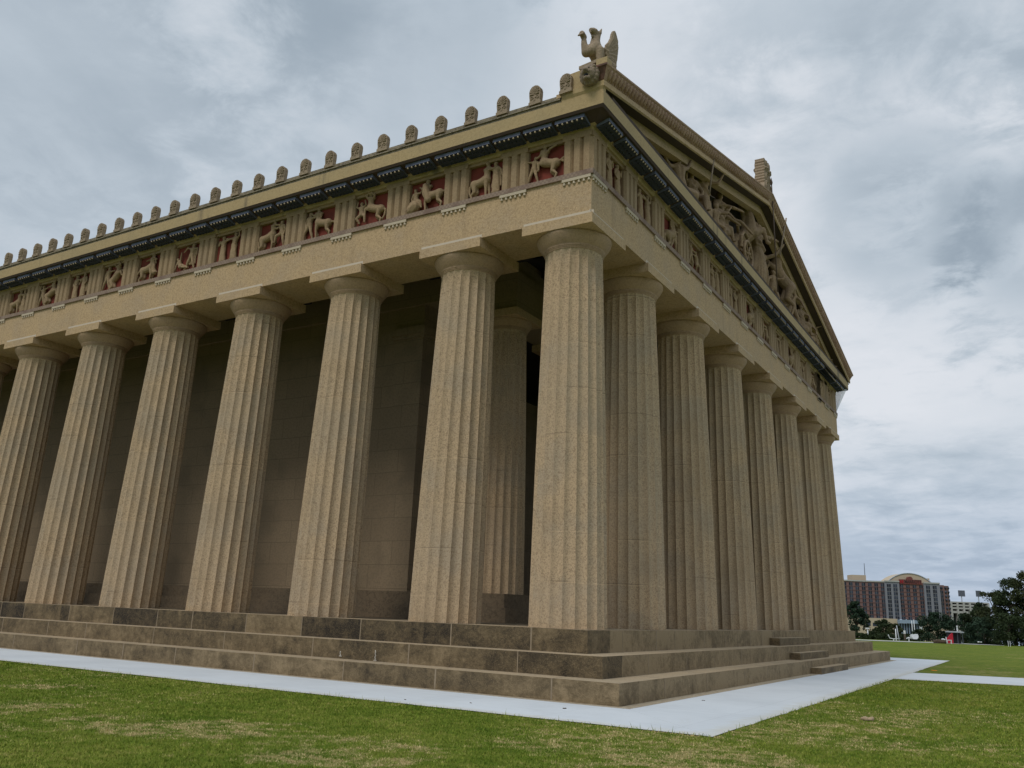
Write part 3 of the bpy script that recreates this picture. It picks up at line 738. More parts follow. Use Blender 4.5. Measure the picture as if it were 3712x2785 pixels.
# ------------------------------------------------------------------ eaves, antefixes, corner block, raking cornice
mb = MB()
mb.box(-LX, -.78, -.43, .6, 14.67, 14.76); mb.box(-LX, -.78, -.47, .6, 14.76, 14.80)
mb.box(-LX, -.78, -.40, .6, 14.80, 14.93)
obj('eaves_edge', mb, M['stained'], temple)
def antefix_mesh():
    mb = MB(); W_, H_ = .40, .54; n7 = 9
    out = [(-.19, 0), (.19, 0), (.185, .10), (.20, .22), (.20, .33)]
    n = 11
    for k in range(n * 2 + 1):
        a = PI * k / (n * 2); r = 1.0 if k % 2 else 1.07
        out.append((.195 * math.cos(a) * r, .33 + .205 * math.sin(a) * r))
    out += [(-.20, .33), (-.20, .22), (-.185, .10)]
    mb.prism(out, lambda a, b, d: (a, d, b), -.07, .10)
    for k in range(n7):                                             # palmette leaves
        a = math.radians(-14 + 208 * k / (n7 - 1))
        p = (.03 * math.cos(a), -.075, .24 + .03 * math.sin(a)); q = (.165 * math.cos(a), -.080, .31 + .20 * max(math.sin(a), -.3))
        mb.tube([p, ((p[0] + q[0]) / 2, -.092, (p[2] + q[2]) / 2), q], [.010, .022, .030], 7)
    for s in (-1, 1):                                               # scrolls
        pts = [(s * (.022 - .02 * t), -.078, .015 + .10 * t) for t in (0, 1)] + [(s * (.105 - .062 * math.cos(a) * (1 - a / 10)), -.078, .13 + .062 * math.sin(a) * (1 - a / 10)) for a in np.linspace(.2, 7, 16)]
        mb.tube(pts, .018, 6)
    mb.box(-.215, .215, -.08, .35, -.09, .012)
    return mb.mesh('antefix', M['antefix'])
AM = antefix_mesh()
ants = [-.58, -1.56] + [-2.58 - 1.052 * k for k in range(0, 40)]
for x in ants[:28]:
    a_ = link('antefix', AM, temple, (x + random.uniform(-.012, .012), -.41 if x < -1 else -.50, 14.935), (0, random.uniform(-.012, .012), random.uniform(-.06, .06)))
    a_.scale = (random.uniform(.84, .88), .88, random.uniform(.87, .91))
# raking line and sections: (x, height above the raking line)
Y0, YA = -.50, LYT / 2 + .30
RS = (18.47 - 14.70) / (YA - Y0)
def rz(y): return 14.70 + RS * (min(y, 2 * YA - y) - Y0)
def rake(name, sec, mats, mis=None, ystart=Y0, parent=temple):
    mb = MB(); n = len(sec)
    st = [ystart, YA, 2 * YA - ystart]; vs = []
    for j, y in enumerate(st):
        for x, h in sec:
            o = max(x, .46) - .50 if ystart == Y0 else 0.0          # mitred ends
            vs.append((x, y - o if j == 0 else (y + o if j == 2 else y), rz(y) + h))
    for s in range(2):
        for i in range(n):
            a, b = s * n + i, s * n + (i + 1) % n
            mb.add([vs[a], vs[b], vs[b + n], vs[a + n]], [(0, 1, 2, 3)], mis[i] if mis else 0)
    mb.add(vs[:n], [tuple(range(n))], 0); mb.add(vs[2 * n:], [tuple(range(n))], 0)
    return mb, obj(name, mb, mats, parent)
rake('raking_cornice', [(.50, .09), (.50, .235), (-.9, .235), (-.9, .12), (.10, .12), (.43, .12), (.45, .07)], [M['smooth'], M['soffit']], [0, 0, 0, 1, 1, 1, 0])
rake('raking_beam', [(.10, -.20), (.10, .118), (-.16, .118), (-.16, -.20)], M['smooth'], ystart=-.30)
mb, sima = rake('sima', [(.47, .237), (.50, .27), (.55, .40), (.63, .53), (.66, .55), (.66, .60), (.58, .62), (.30, .62), (.30, .237)], [M['ornament'], M['stained']])
for side in (0, 1):                                                  # leaf-and-dart relief along the sima
    lf = MB()
    ny = int((YA - Y0 - .3) / .21)
    for k in range(ny):
        y = Y0 + .2 + k * .21
        if side: y = 2 * YA - y
        z = rz(y)
        pts = [(.500, y, z + .27), (.530, y, z + .36), (.590, y, z + .47), (.632, y, z + .53)]
        lf.tube(pts, [.024, .066, .060, .02], 6)
        y2 = y + .105
        lf.tube([(.505, y2, z + .28), (.550, y2, z + .40), (.63, y2, z + .52)], [.008, .012, .014], 5)
    obj('leaf_moulding', lf, M['ornament'], sima, smooth=True)
# return of the sima round the near corner: block with red-brown end panel
mb = MB()
zb = 14.70
outl = [(-.74, 14.66), (-.74, 15.24), (-.72, 15.32), (-.66, 15.39), (-.58, 15.43), (.0, 15.47), (.45, 15.49), (.45, 14.66)]
mb.prism(outl, lambda a, b, d: (a, d, b), -.46, -.28)
mb.box(-.738, .05, -.275, .9, 14.668, 15.43)
def ret(prof, x0, mi):                # short return along the flank with a mitred end at the corner
    n = len(prof); va = [(x0, -o, z) for o, z in prof] + [(o, -o, z) for o, z in prof]
    mb.add(va, [(i, (i + 1) % n, n + (i + 1) % n, n + i) for i in range(n)] + [tuple(range(n))], mi)
ret([(.452, 14.70), (.50, 14.79), (.50, 14.935), (.452, 14.935)], -.70, 0)
ret([(.47, 14.937), (.50, 14.97), (.55, 15.10), (.63, 15.23), (.66, 15.25), (.66, 15.30), (.58, 15.32), (.47, 15.32)], .34, 1)
mb.box(.33, .64, -.62, -.34, 15.322, 15.50)
corner = obj('corner_block', mb, [M['corona'], M['panel'], M['stained']], temple)
# pediment
mb = MB()
mb.box(-.95, .40, .6, 2 * YA - .6, 14.672, 14.83)
obj('pediment_floor', mb, M['corona'], temple)
mb = MB(); mb.box(.30, .46, -.3, 2 * YA + .3, 14.672, 14.72); mb.box(.28, .42, .2, 2 * YA - .2, 14.72, 14.86)
obj('geison_moulding', mb, M['soffit'], temple)
mb = MB()
mb.prism([(.3, 14.8), (2 * YA - .3, 14.8), (YA, rz(YA) + .1)], lambda a, b, d: (d, a, b), -1.0, -.85)
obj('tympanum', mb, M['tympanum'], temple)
mb = MB()
mb.prism([(-.45, 14.82), (2 * YA + .45, 14.82), (YA, rz(YA) + .50)], lambda a, b, d: (d, a, b), -LX, -1.02)
obj('roof', mb, M['roof'], temple)

# lion head spout on the block
mb = MB()
lx, ly, lz = .14, -.62, 15.10
limb(mb, [(lx, -.42, lz - .02), (lx, ly, lz)], [.26, .23], 14)
for k in range(16):
    a = 2 * PI * k / 16; mb.ball((lx + .22 * math.cos(a), -.60, lz + .02 + .23 * math.sin(a)), (.065, .09, .075), 8, 6)
for k in range(12):
    a = 2 * PI * k / 12 + .2; mb.ball((lx + .17 * math.cos(a), -.70, lz + .04 + .17 * math.sin(a)), .05, 8, 6)
limb(mb, [(lx, -.74, lz + .07), (lx, -.84, lz + .02)], [.13, .085], 10)
for s in (-1, 1):
    mb.ball((lx + s * .075, -.80, lz + .08), .035, 8, 6); mb.ball((lx + s * .07, -.80, lz - .01), .06, 8, 6)
    mb.ball((lx + s * .17, -.70, lz + .17), .05, 8, 6)
limb(mb, [(lx - .06, -.78, lz - .17), (lx, -.83, lz - .18), (lx + .06, -.78, lz - .17)], [.045, .045, .045], 8)
limb(mb, [(lx, -.88, lz + .05), (lx, -.90, lz + .01)], [.04, .045], 8)
me = remesh(mb, .013, 1); me.materials.append(M['lion']); me.name = 'lion_head'
lion = link('lion_head', me, corner)
mb = MB(); mb.ball((lx, -.785, lz - .095), (.075, .06, .055), 10, 7); obj('mouth', mb, M['black'], lion, True)
for s_ in (-1, 1):
    mb = MB(); mb.ball((lx + s_ * .075, -.822, lz + .075), .026, 8, 6); obj('eye', mb, M['black'], lion, True)

# ------------------------------------------------------------------ griffin on the corner
def griffin():
    mb = MB()
    def G(f, s, z): return (s, -f, z)          # f forward, s sideways, z up
    limb(mb, [G(-.34, 0, .26), G(-.08, 0, .36), G(.15, 0, .52), G(.20, 0, .64)], [.22, .20, .215, .18], 12)
    limb(mb, [G(.20, 0, .68), G(.19, 0, .86), G(.16, 0, 1.00)], [.165, .125, .12], 12)
    limb(mb, [G(.15, 0, 1.05), G(.30, 0, 1.08), G(.40, 0, 1.06)], [.125, .10, .065], 10)       # skull and upper beak
    limb(mb, [G(.40, 0, 1.06), G(.44, 0, .97)], [.055, .022], 8)
    limb(mb, [G(.24, 0, .94), G(.36, 0, .90)], [.06, .03], 8)                                   # open lower beak
    for s in (-1, 1):
        limb(mb, [G(.10, s * .08, 1.12), G(.05, s * .10, 1.27)], [.055, .014], 8)
        mb.ball(G(.28, s * .085, 1.10), .034, 8, 6)
        limb(mb, [G(-.30, s * .16, .24), G(-.08, s * .21, .24), G(-.32, s * .2, .09), G(-.10, s * .22, .05), G(.04, s * .22, .05)], [.17, .13, .08, .07, .05], 10)
    for k in range(5): limb(mb, [G(.13 - .02 * k, -.0, 1.10 - .10 * k), G(.04 - .02 * k, 0, 1.13 - .10 * k)], [.05, .03], 6)
    limb(mb, [G(.20, .14, .50), G(.22, .16, .28), G(.22, .16, .06), G(.32, .16, .05)], [.13, .095, .075, .06], 10)
    limb(mb, [G(.24, -.11, .58), G(.40, -.15, .44), G(.45, -.18, .68), G(.44, -.2, .88)], [.17, .125, .085, .064], 10)
    limb(mb, [G(.20, 0, .60), G(.30, -.04, .50)], [.20, .17], 12)
    limb(mb, [G(.44, -.2, .90), G(.53, -.2, .96)], [.085, .078], 10)
    for k in (-1, 0, 1): limb(mb, [G(.54, -.2 + k * .055, .96), G(.61, -.2 + k * .06, .88)], [.034, .024], 6)
    limb(mb, [G(-.50, 0, .22), G(-.62, .05, .16), G(-.56, .14, .08)], [.06, .05, .06], 8)
    limb(mb, [G(.20, -.09, .82), G(.26, 0, .80), G(.20, .09, .82)], [.05, .05, .05], 8)
    body = remesh(mb, .016, 2); body.materials.append(M['antefix']); body.name = 'body'
    wg = MB()
    outl = [(.06, .66), (-.06, .80), (-.13, .94), (-.16, 1.08), (-.20, 1.17), (-.27, 1.20), (-.37, 1.14), (-.46, 1.02), (-.51, .84), (-.51, .62), (-.49, .42), (-.50, .33), (-.42, .28), (-.30, .24), (-.10, .28), (.04, .42)]
    for s in (-1, 1):
        wg.prism(outl, lambda a, b, d: G(a, s * (.17 + d + .10 * max(0, b - .4)), b * 1.09), 0, .075)
        for i in range(7):
            t = i / 6; q = outl[5 + i]; o = (-.02 - .02 * t, .62 - .24 * t)
            m_ = ((o[0] + q[0]) / 2 - .05, (o[1] + q[1]) / 2 + .02)
            wg.tube([G(a, s * (.235 + .10 * max(0, b - .4)), b * 1.09) for a, b in (o, m_, (q[0] * .96 + .01, q[1] * .97))], [.034, .042, .022], 6)
        wg.tube([G(.10, s * .18, .60), G(-.04, s * .24, .56), G(-.10, s * .24, .40), G(.0, s * .22, .32)], [.05, .06, .05, .03], 8)
    wing = remesh(wg, .016, 1); wing.materials.append(M['antefix']); wing.name = 'wing'
    return body, wing
gb, gw = griffin()
gr = empty('griffin_statue', (.12, -.02, 15.54), 'stone griffin with raised paw and swept wings on the near roof corner', 'statue')
gr.rotation_euler = (0, 0, math.radians(-7)); gr.scale = (1.0, 1.0, 1.0)
link('body', gb, gr); link('wing', gw, gr)
mb = MB(); mb.box(-.30, .30, -.50, .55, -.06, .03); obj('base', mb, M['antefix'], gr)

# apex ornament
ap = empty('roof_finial', (.25, YA, rz(YA) + .60), 'tall carved palmette finial on the gable peak', 'finial')
mb = MB()
outl = [(-.66, -.15), (.66, -.15), (.56, .16), (.46, .36)]
for k in range(9): outl += [(.44 - .004 * k, .40 + k * .13), (.485 - .004 * k, .465 + k * .13)]
outl += [(.40, 1.58), (.30, 1.62), (.08, 1.54), (-.2, 1.50), (-.36, 1.54), (-.40, 1.52)]
for k in range(8, -1, -1): outl += [(-.485 + .004 * k, .465 + k * .13), (-.44 + .004 * k, .40 + k * .13)]
outl += [(-.46, .36), (-.56, .16)]
mb.prism(outl, lambda a, b, d: (d, a, b), -.20, .20)
for s_ in (-1, 1):
    for f_ in (-1, 1):
        for z0, z1, r_ in ((.10, .52, .16), (.55, .88, .13), (.95, 1.15, .09), (1.22, 1.45, .07)):
            pts = [(f_ * .22, s_ * (.19 + r_ * math.cos(a) * (1 - a / 12)), (z0 + z1) / 2 + (z1 - z0) / 2 * math.sin(a)) for a in np.linspace(-1.5, 4.5, 14)]
            mb.tube(pts, .045, 6)
        mb.tube([(f_ * .22, s_ * .02, 1.02), (f_ * .27, s_ * .2, 1.12), (f_ * .22, s_ * .42, 1.06)], .055, 6)
me = remesh(mb, .028, 1); me.materials.append(M['antefix']); me.name = 'palmette'; link('palmette', me, ap)
mb = MB(); mb.box(-.3, .3, -.5, .5, -.25, 0.02); obj('base', mb, M['antefix'], ap)

# ------------------------------------------------------------------ pediment sculptures
PZ = 14.832
FAT = 1.03
def statue(label, build, x=-.30, r=34, k=.96, front=.48, cat='statue', group='pediment sculptures', name='statue', seed=1, vox=.032, mtl='statue'):
    mb = MB(); random.seed(seed)
    build(mb, lambda u, v, w: (w, u, v))
    lo = min(p[2] for p in mb.v); uc = sum(p[1] for p in mb.v) / len(mb.v)
    sr, cr = math.sin(math.radians(r)), math.cos(math.radians(r))      # figures turn out of the gable
    mb.v = [(((b - uc) * sr + a * cr) * k, uc + ((b - uc) * cr - a * sr) * k, (c - lo) * k + PZ - .01) for a, b, c in mb.v]
    x = front - max(p[0] for p in mb.v)
    mb.v = [(a + x, b, c) for a, b, c in mb.v]
    me = remesh(mb, vox, 1); me.materials.append(M[mtl]); me.name = name
    ys = [v.co.y for v in me.vertices]; cy = (min(ys) + max(ys)) / 2
    off = Vector((x, cy, PZ)); me.transform(Matrix.Translation(-off))
    o = link(name, me, None, off); return tag(o, label, cat, group)
statue('reclining bearded male figure with raised arm, nearest the left pediment corner', lambda mb, T: (
    human(mb, T, 6.35, .35, 2.35, -4, ((-.12, -.05, .1), (-.22, .02, .15)), ((.10, .06, -.05), (.2, .2, -.1)), (((-.34, .12, .1), (-.60, -.06, .12)), ((-.36, -.02, .15), (-.72, -.08, .2))), cloak=False),
    limb(mb, [T(6.3, .15, 0), T(6.9, .1, 0)], [.22, .2]))[0], seed=3)
statue('seated robed figure holding a long staff in the left half of the pediment', lambda mb, T: (
    human(mb, T, 8.10, .62, 2.3, -3, ((-.07, .06, .1), (.0, .24, .12)), ((.06, -.15, .05), (.0, -.28, .1)), (((-.04, -.05, .2), (-.05, -.27, .22)), ((.04, -.05, .2), (.05, -.27, .22))), robe=True),
    limb(mb, [T(7.9, .2, 0), T(8.4, .2, 0)], [.24, .24]))[0], seed=4)
def rod(name, p, q, r, label, mtl, head=None):
    p, q = Vector(p), Vector(q); mb = MB(); mb.tube([Vector((0, 0, 0)), q - p], r, 8)
    o = obj(name, mb, M[mtl], None, True, p); tag(o, label, name)
    if head:
        hb = MB(); d = (q - p).normalized(); head(hb, q - p, d); obj('head', hb, M[mtl], o, True)
    return o
rod('staff', (.50, 7.72, 15.5), (.50, 8.34, 17.25), .03, 'long pale staff slanting beside the seated figure in the pediment', 'rod', lambda hb, e, d: hb.ball(e, .06, 8, 6))
statue('standing robed woman behind the staff holder with one hand thrown up', lambda mb, T: human(mb, T, 9.15, 1.22, 2.25, -4, ((-.05, -.15, .03), (-.02, -.28, .06)), ((.14, -.02, .1), (.25, .16, .12)), robe=True), x=-.42, seed=5)
statue('small crouching child between two robed women in the pediment', lambda mb, T: human(mb, T, 9.95, .72, 1.75, 4, ((-.1, -.05, .1), (-.12, .1, .12)), ((.12, .0, .1), (.2, .14, .12)), KNEEL), x=-.18, seed=6)
statue('low seated woman with bent knees at the foot of the standing women', lambda mb, T: (human(mb, T, 10.55, .50, 1.9, -10, ((-.1, -.1, .1), (-.02, -.2, .15)), ((.1, -.08, .1), (.16, -.2, .15)), SIT, robe=True), limb(mb, [T(10.3, .2, 0), T(10.8, .2, 0)], [.22, .22]))[0], x=-.08, seed=7)
statue('tall robed woman with arms crossed left of the chariot driver', lambda mb, T: human(mb, T, 11.25, 1.36, 2.45, 6, ((-.03, -.12, .1), (.12, -.08, .14)), ((.1, -.04, .1), (.25, -.06, .12)), robe=True), x=-.40, seed=8)
statue('chariot driver leaning forward with both arms stretched towards the horse', lambda mb, T: human(mb, T, 12.25, 1.46, 2.5, 12, ((.10, -.06, .1), (.30, -.12, .14)), ((.16, -.03, .1), (.36, -.16, .14)), STEP, robe=True), x=-.36, seed=9)
# chariot: car, wheel, pole
ch = empty('chariot', (.22, 13.1, PZ), 'stone chariot with a spoked wheel behind the left rearing horse', 'chariot', 'pediment sculptures')
mb = MB()
pts = [(.0 + .0 * a, .52 * math.cos(a), .60 + .52 * math.sin(a)) for a in np.linspace(0, 2 * PI, 29)]
mb.tube(pts, .065, 8, caps=False); mb.ball((0, 0, .60), (.12, .10, .10), 8, 6)
for k in range(6):
    a = 2 * PI * k / 6; mb.tube([(0, 0, .60), (0, .5 * math.cos(a), .60 + .5 * math.sin(a))], .04, 6)
obj('wheel', mb, M['statue'], ch, True)
mb = MB(); mb.box(-.5, -.12, -.55, .35, .62, .74)
mb.tube([(-.1, -.55, .72), (-.1, -.5, 1.2), (-.1, -.1, 1.55), (-.1, .35, 1.45), (-.1, .40, .75)], .07, 8)
mb.tube([(-.45, .40, .75), (-.45, .42, 1.45)], .06, 8); mb.tube([(-.3, -.2, 1.5), (-.2, -.6, 1.65)], .06, 8); mb.box(-.48, -.1, .30, .40, .70, 1.35)
mb.tube([(-.3, .3, .7), (-.3, 1.0, 1.0)], .06, 8)
mb.box(-.48, -.02, -.05, .05, -.005, .62)
obj('car', mb, M['statue'], ch)
statue('rearing horse with upright neck facing the middle of the pediment from the left', lambda mb, T: horse(mb, T, 14.45, 1.82, 1.58, 1, 36, False, legs='rear', tail='down', head=((.64, .36), (.74, .80), (1.04, .60))), r=44, front=.56, seed=10)
statue('tall robed goddess in helmet at the centre of the pediment', lambda mb, T: (human(mb, T, 15.95, 1.80, 3.15, -6, ((-.10, .05, .08), (-.10, .22, .1)), ((.14, .0, .05), (.25, -.03, .08)), STEP, robe=True, cloak=True), limb(mb, [T(15.6, 3.15, -.05), T(15.65, 3.38, -.1), T(15.4, 3.2, -.15)], [.10, .09, .06]))[0], r=20, front=.50, seed=11)
rod('spear', (.56, 16.05, PZ + .03), (.56, 15.80, 19.6), .026, 'long dark spear standing upright at the pediment centre', 'bronze', lambda hb, e, d: hb.tube([e - d * .05, e + d * .08, e + d * .32], [.02, .06, .005], 6))
statue('muscular striding man leaning right beside the central goddess', lambda mb, T: human(mb, T, 17.10, 1.62, 2.95, 10, ((-.13, -.1, .08), (-.24, -.16, .1)), ((.12, .08, .08), (.22, .26, .1)), (((-.14, -.22, .08), (-.24, -.48, .02)), ((.05, -.25, .06), (.02, -.50, .02)))), x=-.30, seed=12)
rod('shaft', (.60, 16.55, 16.7), (.60, 17.95, 18.95), .035, 'long pale shaft slanting right across the gable edge', 'rod')
statue('small boy standing behind the striding man below the trident', lambda mb, T: human(mb, T, 17.75, .95, 1.8, 4, ((-.1, -.1, .08), (-.14, -.24, .1)), ((.12, .0, .08), (.2, .1, .1)), STEP, cloak=True), x=-.10, seed=13)
statue('rearing horse facing the middle of the pediment from the right with its head turned back', lambda mb, T: horse(mb, T, 19.15, 1.70, 1.36, -1, 48, False, legs='rear', tail='down', head=((.70, .34), (.84, .72), (.72, 1.02))), r=40, front=.56, seed=14)
statue('standing man with a cloak hanging from both arms right of the horse', lambda mb, T: human(mb, T, 21.15, 1.25, 2.3, 3, ((-.08, -.14, .05), (-.05, -.28, .12)), ((.12, -.1, .05), (.16, -.26, .1)), STEP, cloak=True), x=-.26, seed=15)
statue('robed woman seated low right of the cloaked man', lambda mb, T: (human(mb, T, 22.75, .58, 1.95, 4, ((-.08, -.1, .1), (-.05, -.2, .16)), ((.08, -.1, .1), (.05, -.2, .16)), SIT, robe=True), limb(mb, [T(22.5, .2, 0), T(23.0, .2, 0)], [.24, .24]))[0], x=-.22, seed=16)
statue('small seated figure bending towards its neighbour in the right half', lambda mb, T: (human(mb, T, 23.95, .50, 1.8, 12, ((-.12, -.06, .1), (-.22, -.1, .14)), ((.08, -.12, .1), (.1, -.25, .14)), SIT), limb(mb, [T(23.8, .15, 0), T(24.2, .15, 0)], [.2, .2]))[0], x=-.22, seed=17)
statue('crouching woman with an arm stretched out to the right', lambda mb, T: human(mb, T, 25.1, .50, 1.75, -8, ((-.1, -.1, .1), (-.12, -.25, .14)), ((.16, .02, .1), (.36, .08, .14)), SIT, robe=True), x=-.22, seed=18)
statue('reclining figure propped on an elbow near the right pediment corner', lambda mb, T: human(mb, T, 26.7, .26, 1.75, 38, ((-.1, -.1, .1), (-.1, -.2, .14)), ((.1, -.12, .06), (.12, -.28, .1)), (((.28, .06, .1), (.52, -.06, .12)), ((.26, -.04, .15), (.56, -.08, .2)))), x=-.22, seed=19)
statue('last low reclining figure in the far right pediment corner', lambda mb, T: human(mb, T, 28.1, .18, 1.3, -48, ((-.1, -.1, .1), (-.2, -.12, .14)), ((.1, -.1, .06), (.16, -.2, .1)), (((.26, .02, .1), (.5, -.04, .12)), ((.26, -.04, .15), (.55, -.06, .2)))), x=-.22, seed=20)

FAT = 1.0
# sheet hung at the far corner of the frieze
mb = MB()
n = 8
pts = [(-.25 + .72 * a, LYT + .02 + .05 * math.sin(a * 7), 14.22 - b * (1.55 - .55 * a) - .03 * math.sin(a * PI)) for b in (0, .5, 1.0) for a in np.linspace(0, 1, n)]
fs = [(r * n + i, r * n + i + 1, (r + 1) * n + i + 1, (r + 1) * n + i) for r in range(2) for i in range(n - 1)]
mb.add([(p[0] + (.0 if i < n else -.28 * (i // n) * ((i % n) / n)), p[1], p[2]) for i, p in enumerate(pts)], fs)
mb.add([(p[0] + (.0 if i < n else -.28 * (i // n) * ((i % n) / n)), p[1] + .02, p[2]) for i, p in enumerate(pts)], fs)
tag(obj('hanging_sheet', mb, M['sheet']), 'pale grey plastic sheet hanging below the far cornice corner', 'sheet')

# half-height step blocks leaning on the facade steps
for (x0, x1, y0, y1, z0, z1, lab) in (
        (2 * TR, 2 * TR + .36, 14.9, 19.6, .0, .225, 'stone step block on the ground, lowest of the three on the facade steps'),
        (TR, TR + .36, 14.9, 19.6, Z1, Z1 + .235, 'stone step block on the first step, middle of the three on the facade'),
        (.0, .36, 14.9, 19.6, Z2, Z2 + .26, 'stone step block on the second step, topmost of the three on the facade')):
    mb = MB(); mb.box(0, x1 - x0, 0, y1 - y0, 0.004, z1 - z0, 0, .45, 1)
    bm_o = obj('step_block', mb, [M['riser'], M['tread']], None, False, (x0 + .008, y0, z0)); tag(bm_o, lab, 'step block', 'half steps on the facade')

# ------------------------------------------------------------------ ground, path, lawn
def vnoise(x, y, seed=0):
    xi, yi = np.floor(x).astype(int), np.floor(y).astype(int); fx, fy = x - xi, y - yi
    fx, fy = fx * fx * (3 - 2 * fx), fy * fy * (3 - 2 * fy)
    def hsh(a, b):
        n = (a * 374761393 + b * 668265263 + seed * 974711) & 0x7fffffff
        n = ((n ^ (n >> 13)) * 1274126177) & 0x7fffffff
        return ((n ^ (n >> 16)) & 0xffff) / 65535.0
    return (hsh(xi, yi) * (1 - fx) + hsh(xi + 1, yi) * fx) * (1 - fy) + (hsh(xi, yi + 1) * (1 - fx) + hsh(xi + 1, yi + 1) * fx) * fy
def fbm(x, y, seed=0):
    return sum(vnoise(x * 2 ** k, y * 2 ** k, seed + k) * .5 ** (k + 1) for k in range(5))
PATCH = []                                  # worn patches: centre on the ground, half sizes
for (u, v, a, b) in ((2700, 2760, 2.0, 1.2), (2560, 2720, 1.1, .6), (2860, 2650, .9, .5), (1180, 2735, 1.5, .7), (1010, 2695, .9, .5), (620, 2630, 1.2, .6), (380, 2600, 1.2, .5),
                     (830, 2655, 1.0, .5), (1500, 2755, 1.2, .5), (150, 2570, 1.3, .5), (3060, 2640, 1.2, .5), (3200, 2720, 1.0, .35), (90, 2490, 1.5, .4), (2250, 2745, .8, .4), (3300, 2580, 1.3, .35)):
    g = ground(u, v); PATCH.append((g.x, g.y, a, b))
FW = (CM @ Vector((0, 0, -1))); FW = Vector((FW.x, FW.y)).normalized(); RT = Vector((FW.y, -FW.x))
def straw(x, y):
    s = np.clip((fbm(x * .32 + 5, y * .32, 3) - .45) * 2.4, 0, .62)
    for cx, cy, a, b in PATCH:
        dx, dy = x - cx, y - cy; u = (dx * RT.x + dy * RT.y) / a; v = (dx * FW.x + dy * FW.y) / (b * 2.4)
        d = np.sqrt(u * u + v * v) + (fbm(x * 1.1, y * 1.1, 11) - .5) * 2.6
        s = np.maximum(s, np.clip(1.12 - d, 0, 1) * .74)
    return np.clip(s, 0, 1)
def height(x, y):                           # level round the temple, falling away beyond the field
    d = np.hypot(x - CAM[0], y - CAM[1])
    return -np.maximum(0, d - 117) * .028 * np.clip((d - 117) / 40, 0, 1)
def grid_mesh(name, xs, ys, mtl, zf):
    X, Y = np.meshgrid(xs, ys); Z = zf(X, Y)
    vs = np.stack([X.ravel(), Y.ravel(), Z.ravel()], 1); nx, ny = len(xs), len(ys)
    i = np.arange(nx - 1)[None, :] + nx * np.arange(ny - 1)[:, None]; i = i.ravel()
    fs = np.stack([i, i + 1, i + nx + 1, i + nx], 1)
    me = bpy.data.meshes.new(name); me.from_pydata(vs.tolist(), [], fs.tolist()); me.materials.append(mtl)
    a = me.attributes.new('straw', 'FLOAT', 'POINT'); a.data.foreach_set('value', straw(X.ravel(), Y.ravel()).astype(np.float32))
    me.polygons.foreach_set('use_smooth', [True] * len(fs)); me.update(); return me
xs = np.concatenate([np.linspace(-1500, -90, 20), np.linspace(-80, -24, 40), np.arange(-23.7, 26, .22), np.linspace(26.5, 90, 70), np.linspace(100, 1500, 22)])
ys = np.concatenate([np.linspace(-700, -40, 12), np.linspace(-36, -16, 20), np.arange(-15.8, 0, .22), np.arange(.3, 40, .6), np.arange(41, 160, 1.5), np.linspace(165, 1800, 40)])
lawn = link('lawn', grid_mesh('lawn', xs, ys, M['lawn'], height)); tag(lawn, 'mown green lawn with dry straw patches', 'lawn', kind='structure')

def sheet(name, polys, z, mtl, label, cat, edges=None, cols=1):
    mb = MB()
    for poly in polys: mb.add([(x, y, z) for x, y in poly], [tuple(range(len(poly)))])
    o = obj(name, mb, mtl); a = o.data.attributes.new('edge', 'FLOAT', 'POINT')
    return tag(o, label, cat, kind='structure')
# path along flank and facade: subdivided so the lawn edge can carry soil
def strip(name, inner, outer, z, mtl, label, wob=.0, nseg=60, rows=(0, .35, .7, .88, 1.0)):
    mb = MB(); vs = []; ed = []
    I, O = inner, outer; k = 0
    for i in range(nseg + 1):
        t = i / nseg; p = Vector(I[0]).lerp(Vector(I[1]), t); q = Vector(O[0]).lerp(Vector(O[1]), t)
        q = q + (q - p).normalized() * random.uniform(-wob, wob)
        for r in rows: vs.append((*(p.lerp(q, r)), z)); ed.append(max(0, (r - .6) / .4))
    n = len(rows)
    fs = [(i * n + j, i * n + j + 1, (i + 1) * n + j + 1, (i + 1) * n + j) for i in range(nseg) for j in range(n - 1)]
    mb.add(vs, fs); o = obj(name, mb, mtl)
    a = o.data.attributes.new('edge', 'FLOAT', 'POINT'); a.data.foreach_set('value', ed)
    return tag(o, label, 'path', kind='structure')
B0 = 2 * TR
IN = B0 + .16
strip('path', ((IN + .10, -IN), (-75, -IN)), ((4.25, -4.22), (-75, -5.05)), .012, M['path'], 'pale concrete path along the flank of the temple', .03, 160)
strip('path', ((IN + .10, -IN), (IN + .10, LYB + B0 + .2)), ((4.25, -4.22), (3.83, 37.0)), .0125, M['path'], 'pale concrete path along the facade', .03, 90)
strip('path', ((IN, LYB + B0 + .2), (-75, LYB + B0 + .2)), ((3.83, 37.0), (-75, 37.0)), .012, M['path'], 'pale concrete path behind the temple', .0, 20)
strip('path', ((3.80, 20.6), (70, 39.5)), ((3.86, 15.25), (70, 33.5)), .008, M['path'], 'pale concrete path leading right from the facade', .0, 40)
strip('path', ((28, 46), (95, 60)), ((28, 44.2), (95, 57.6)), .008, M['path'], 'thin far path across the field', .0, 10)
tag(obj('dirt_strip', (lambda m: (m.box(-75, IN + .02, -IN - .02, -B0 + .02, -.05, .018), m.box(B0 - .02, IN + .13, -IN + .0, LYB + B0 + .2, -.05, .0182), m)[2])(MB()), M['dirt']), 'dry dirt strip at the foot of the steps', 'dirt', kind='structure')
a1, a2, a3, a4 = at(3080, 2317, 108), at(3640, 2335, 116), at(3640, 2329, 120), at(3080, 2312, 113.5)
mb = MB(); mb.add([(p.x, p.y, .03) for p in (a1, a2, a3, a4)], [(0, 1, 2, 3)]); mb.add([(p.x, p.y, -.2) for p in (a1, a2, a3, a4)], [(3, 2, 1, 0)])
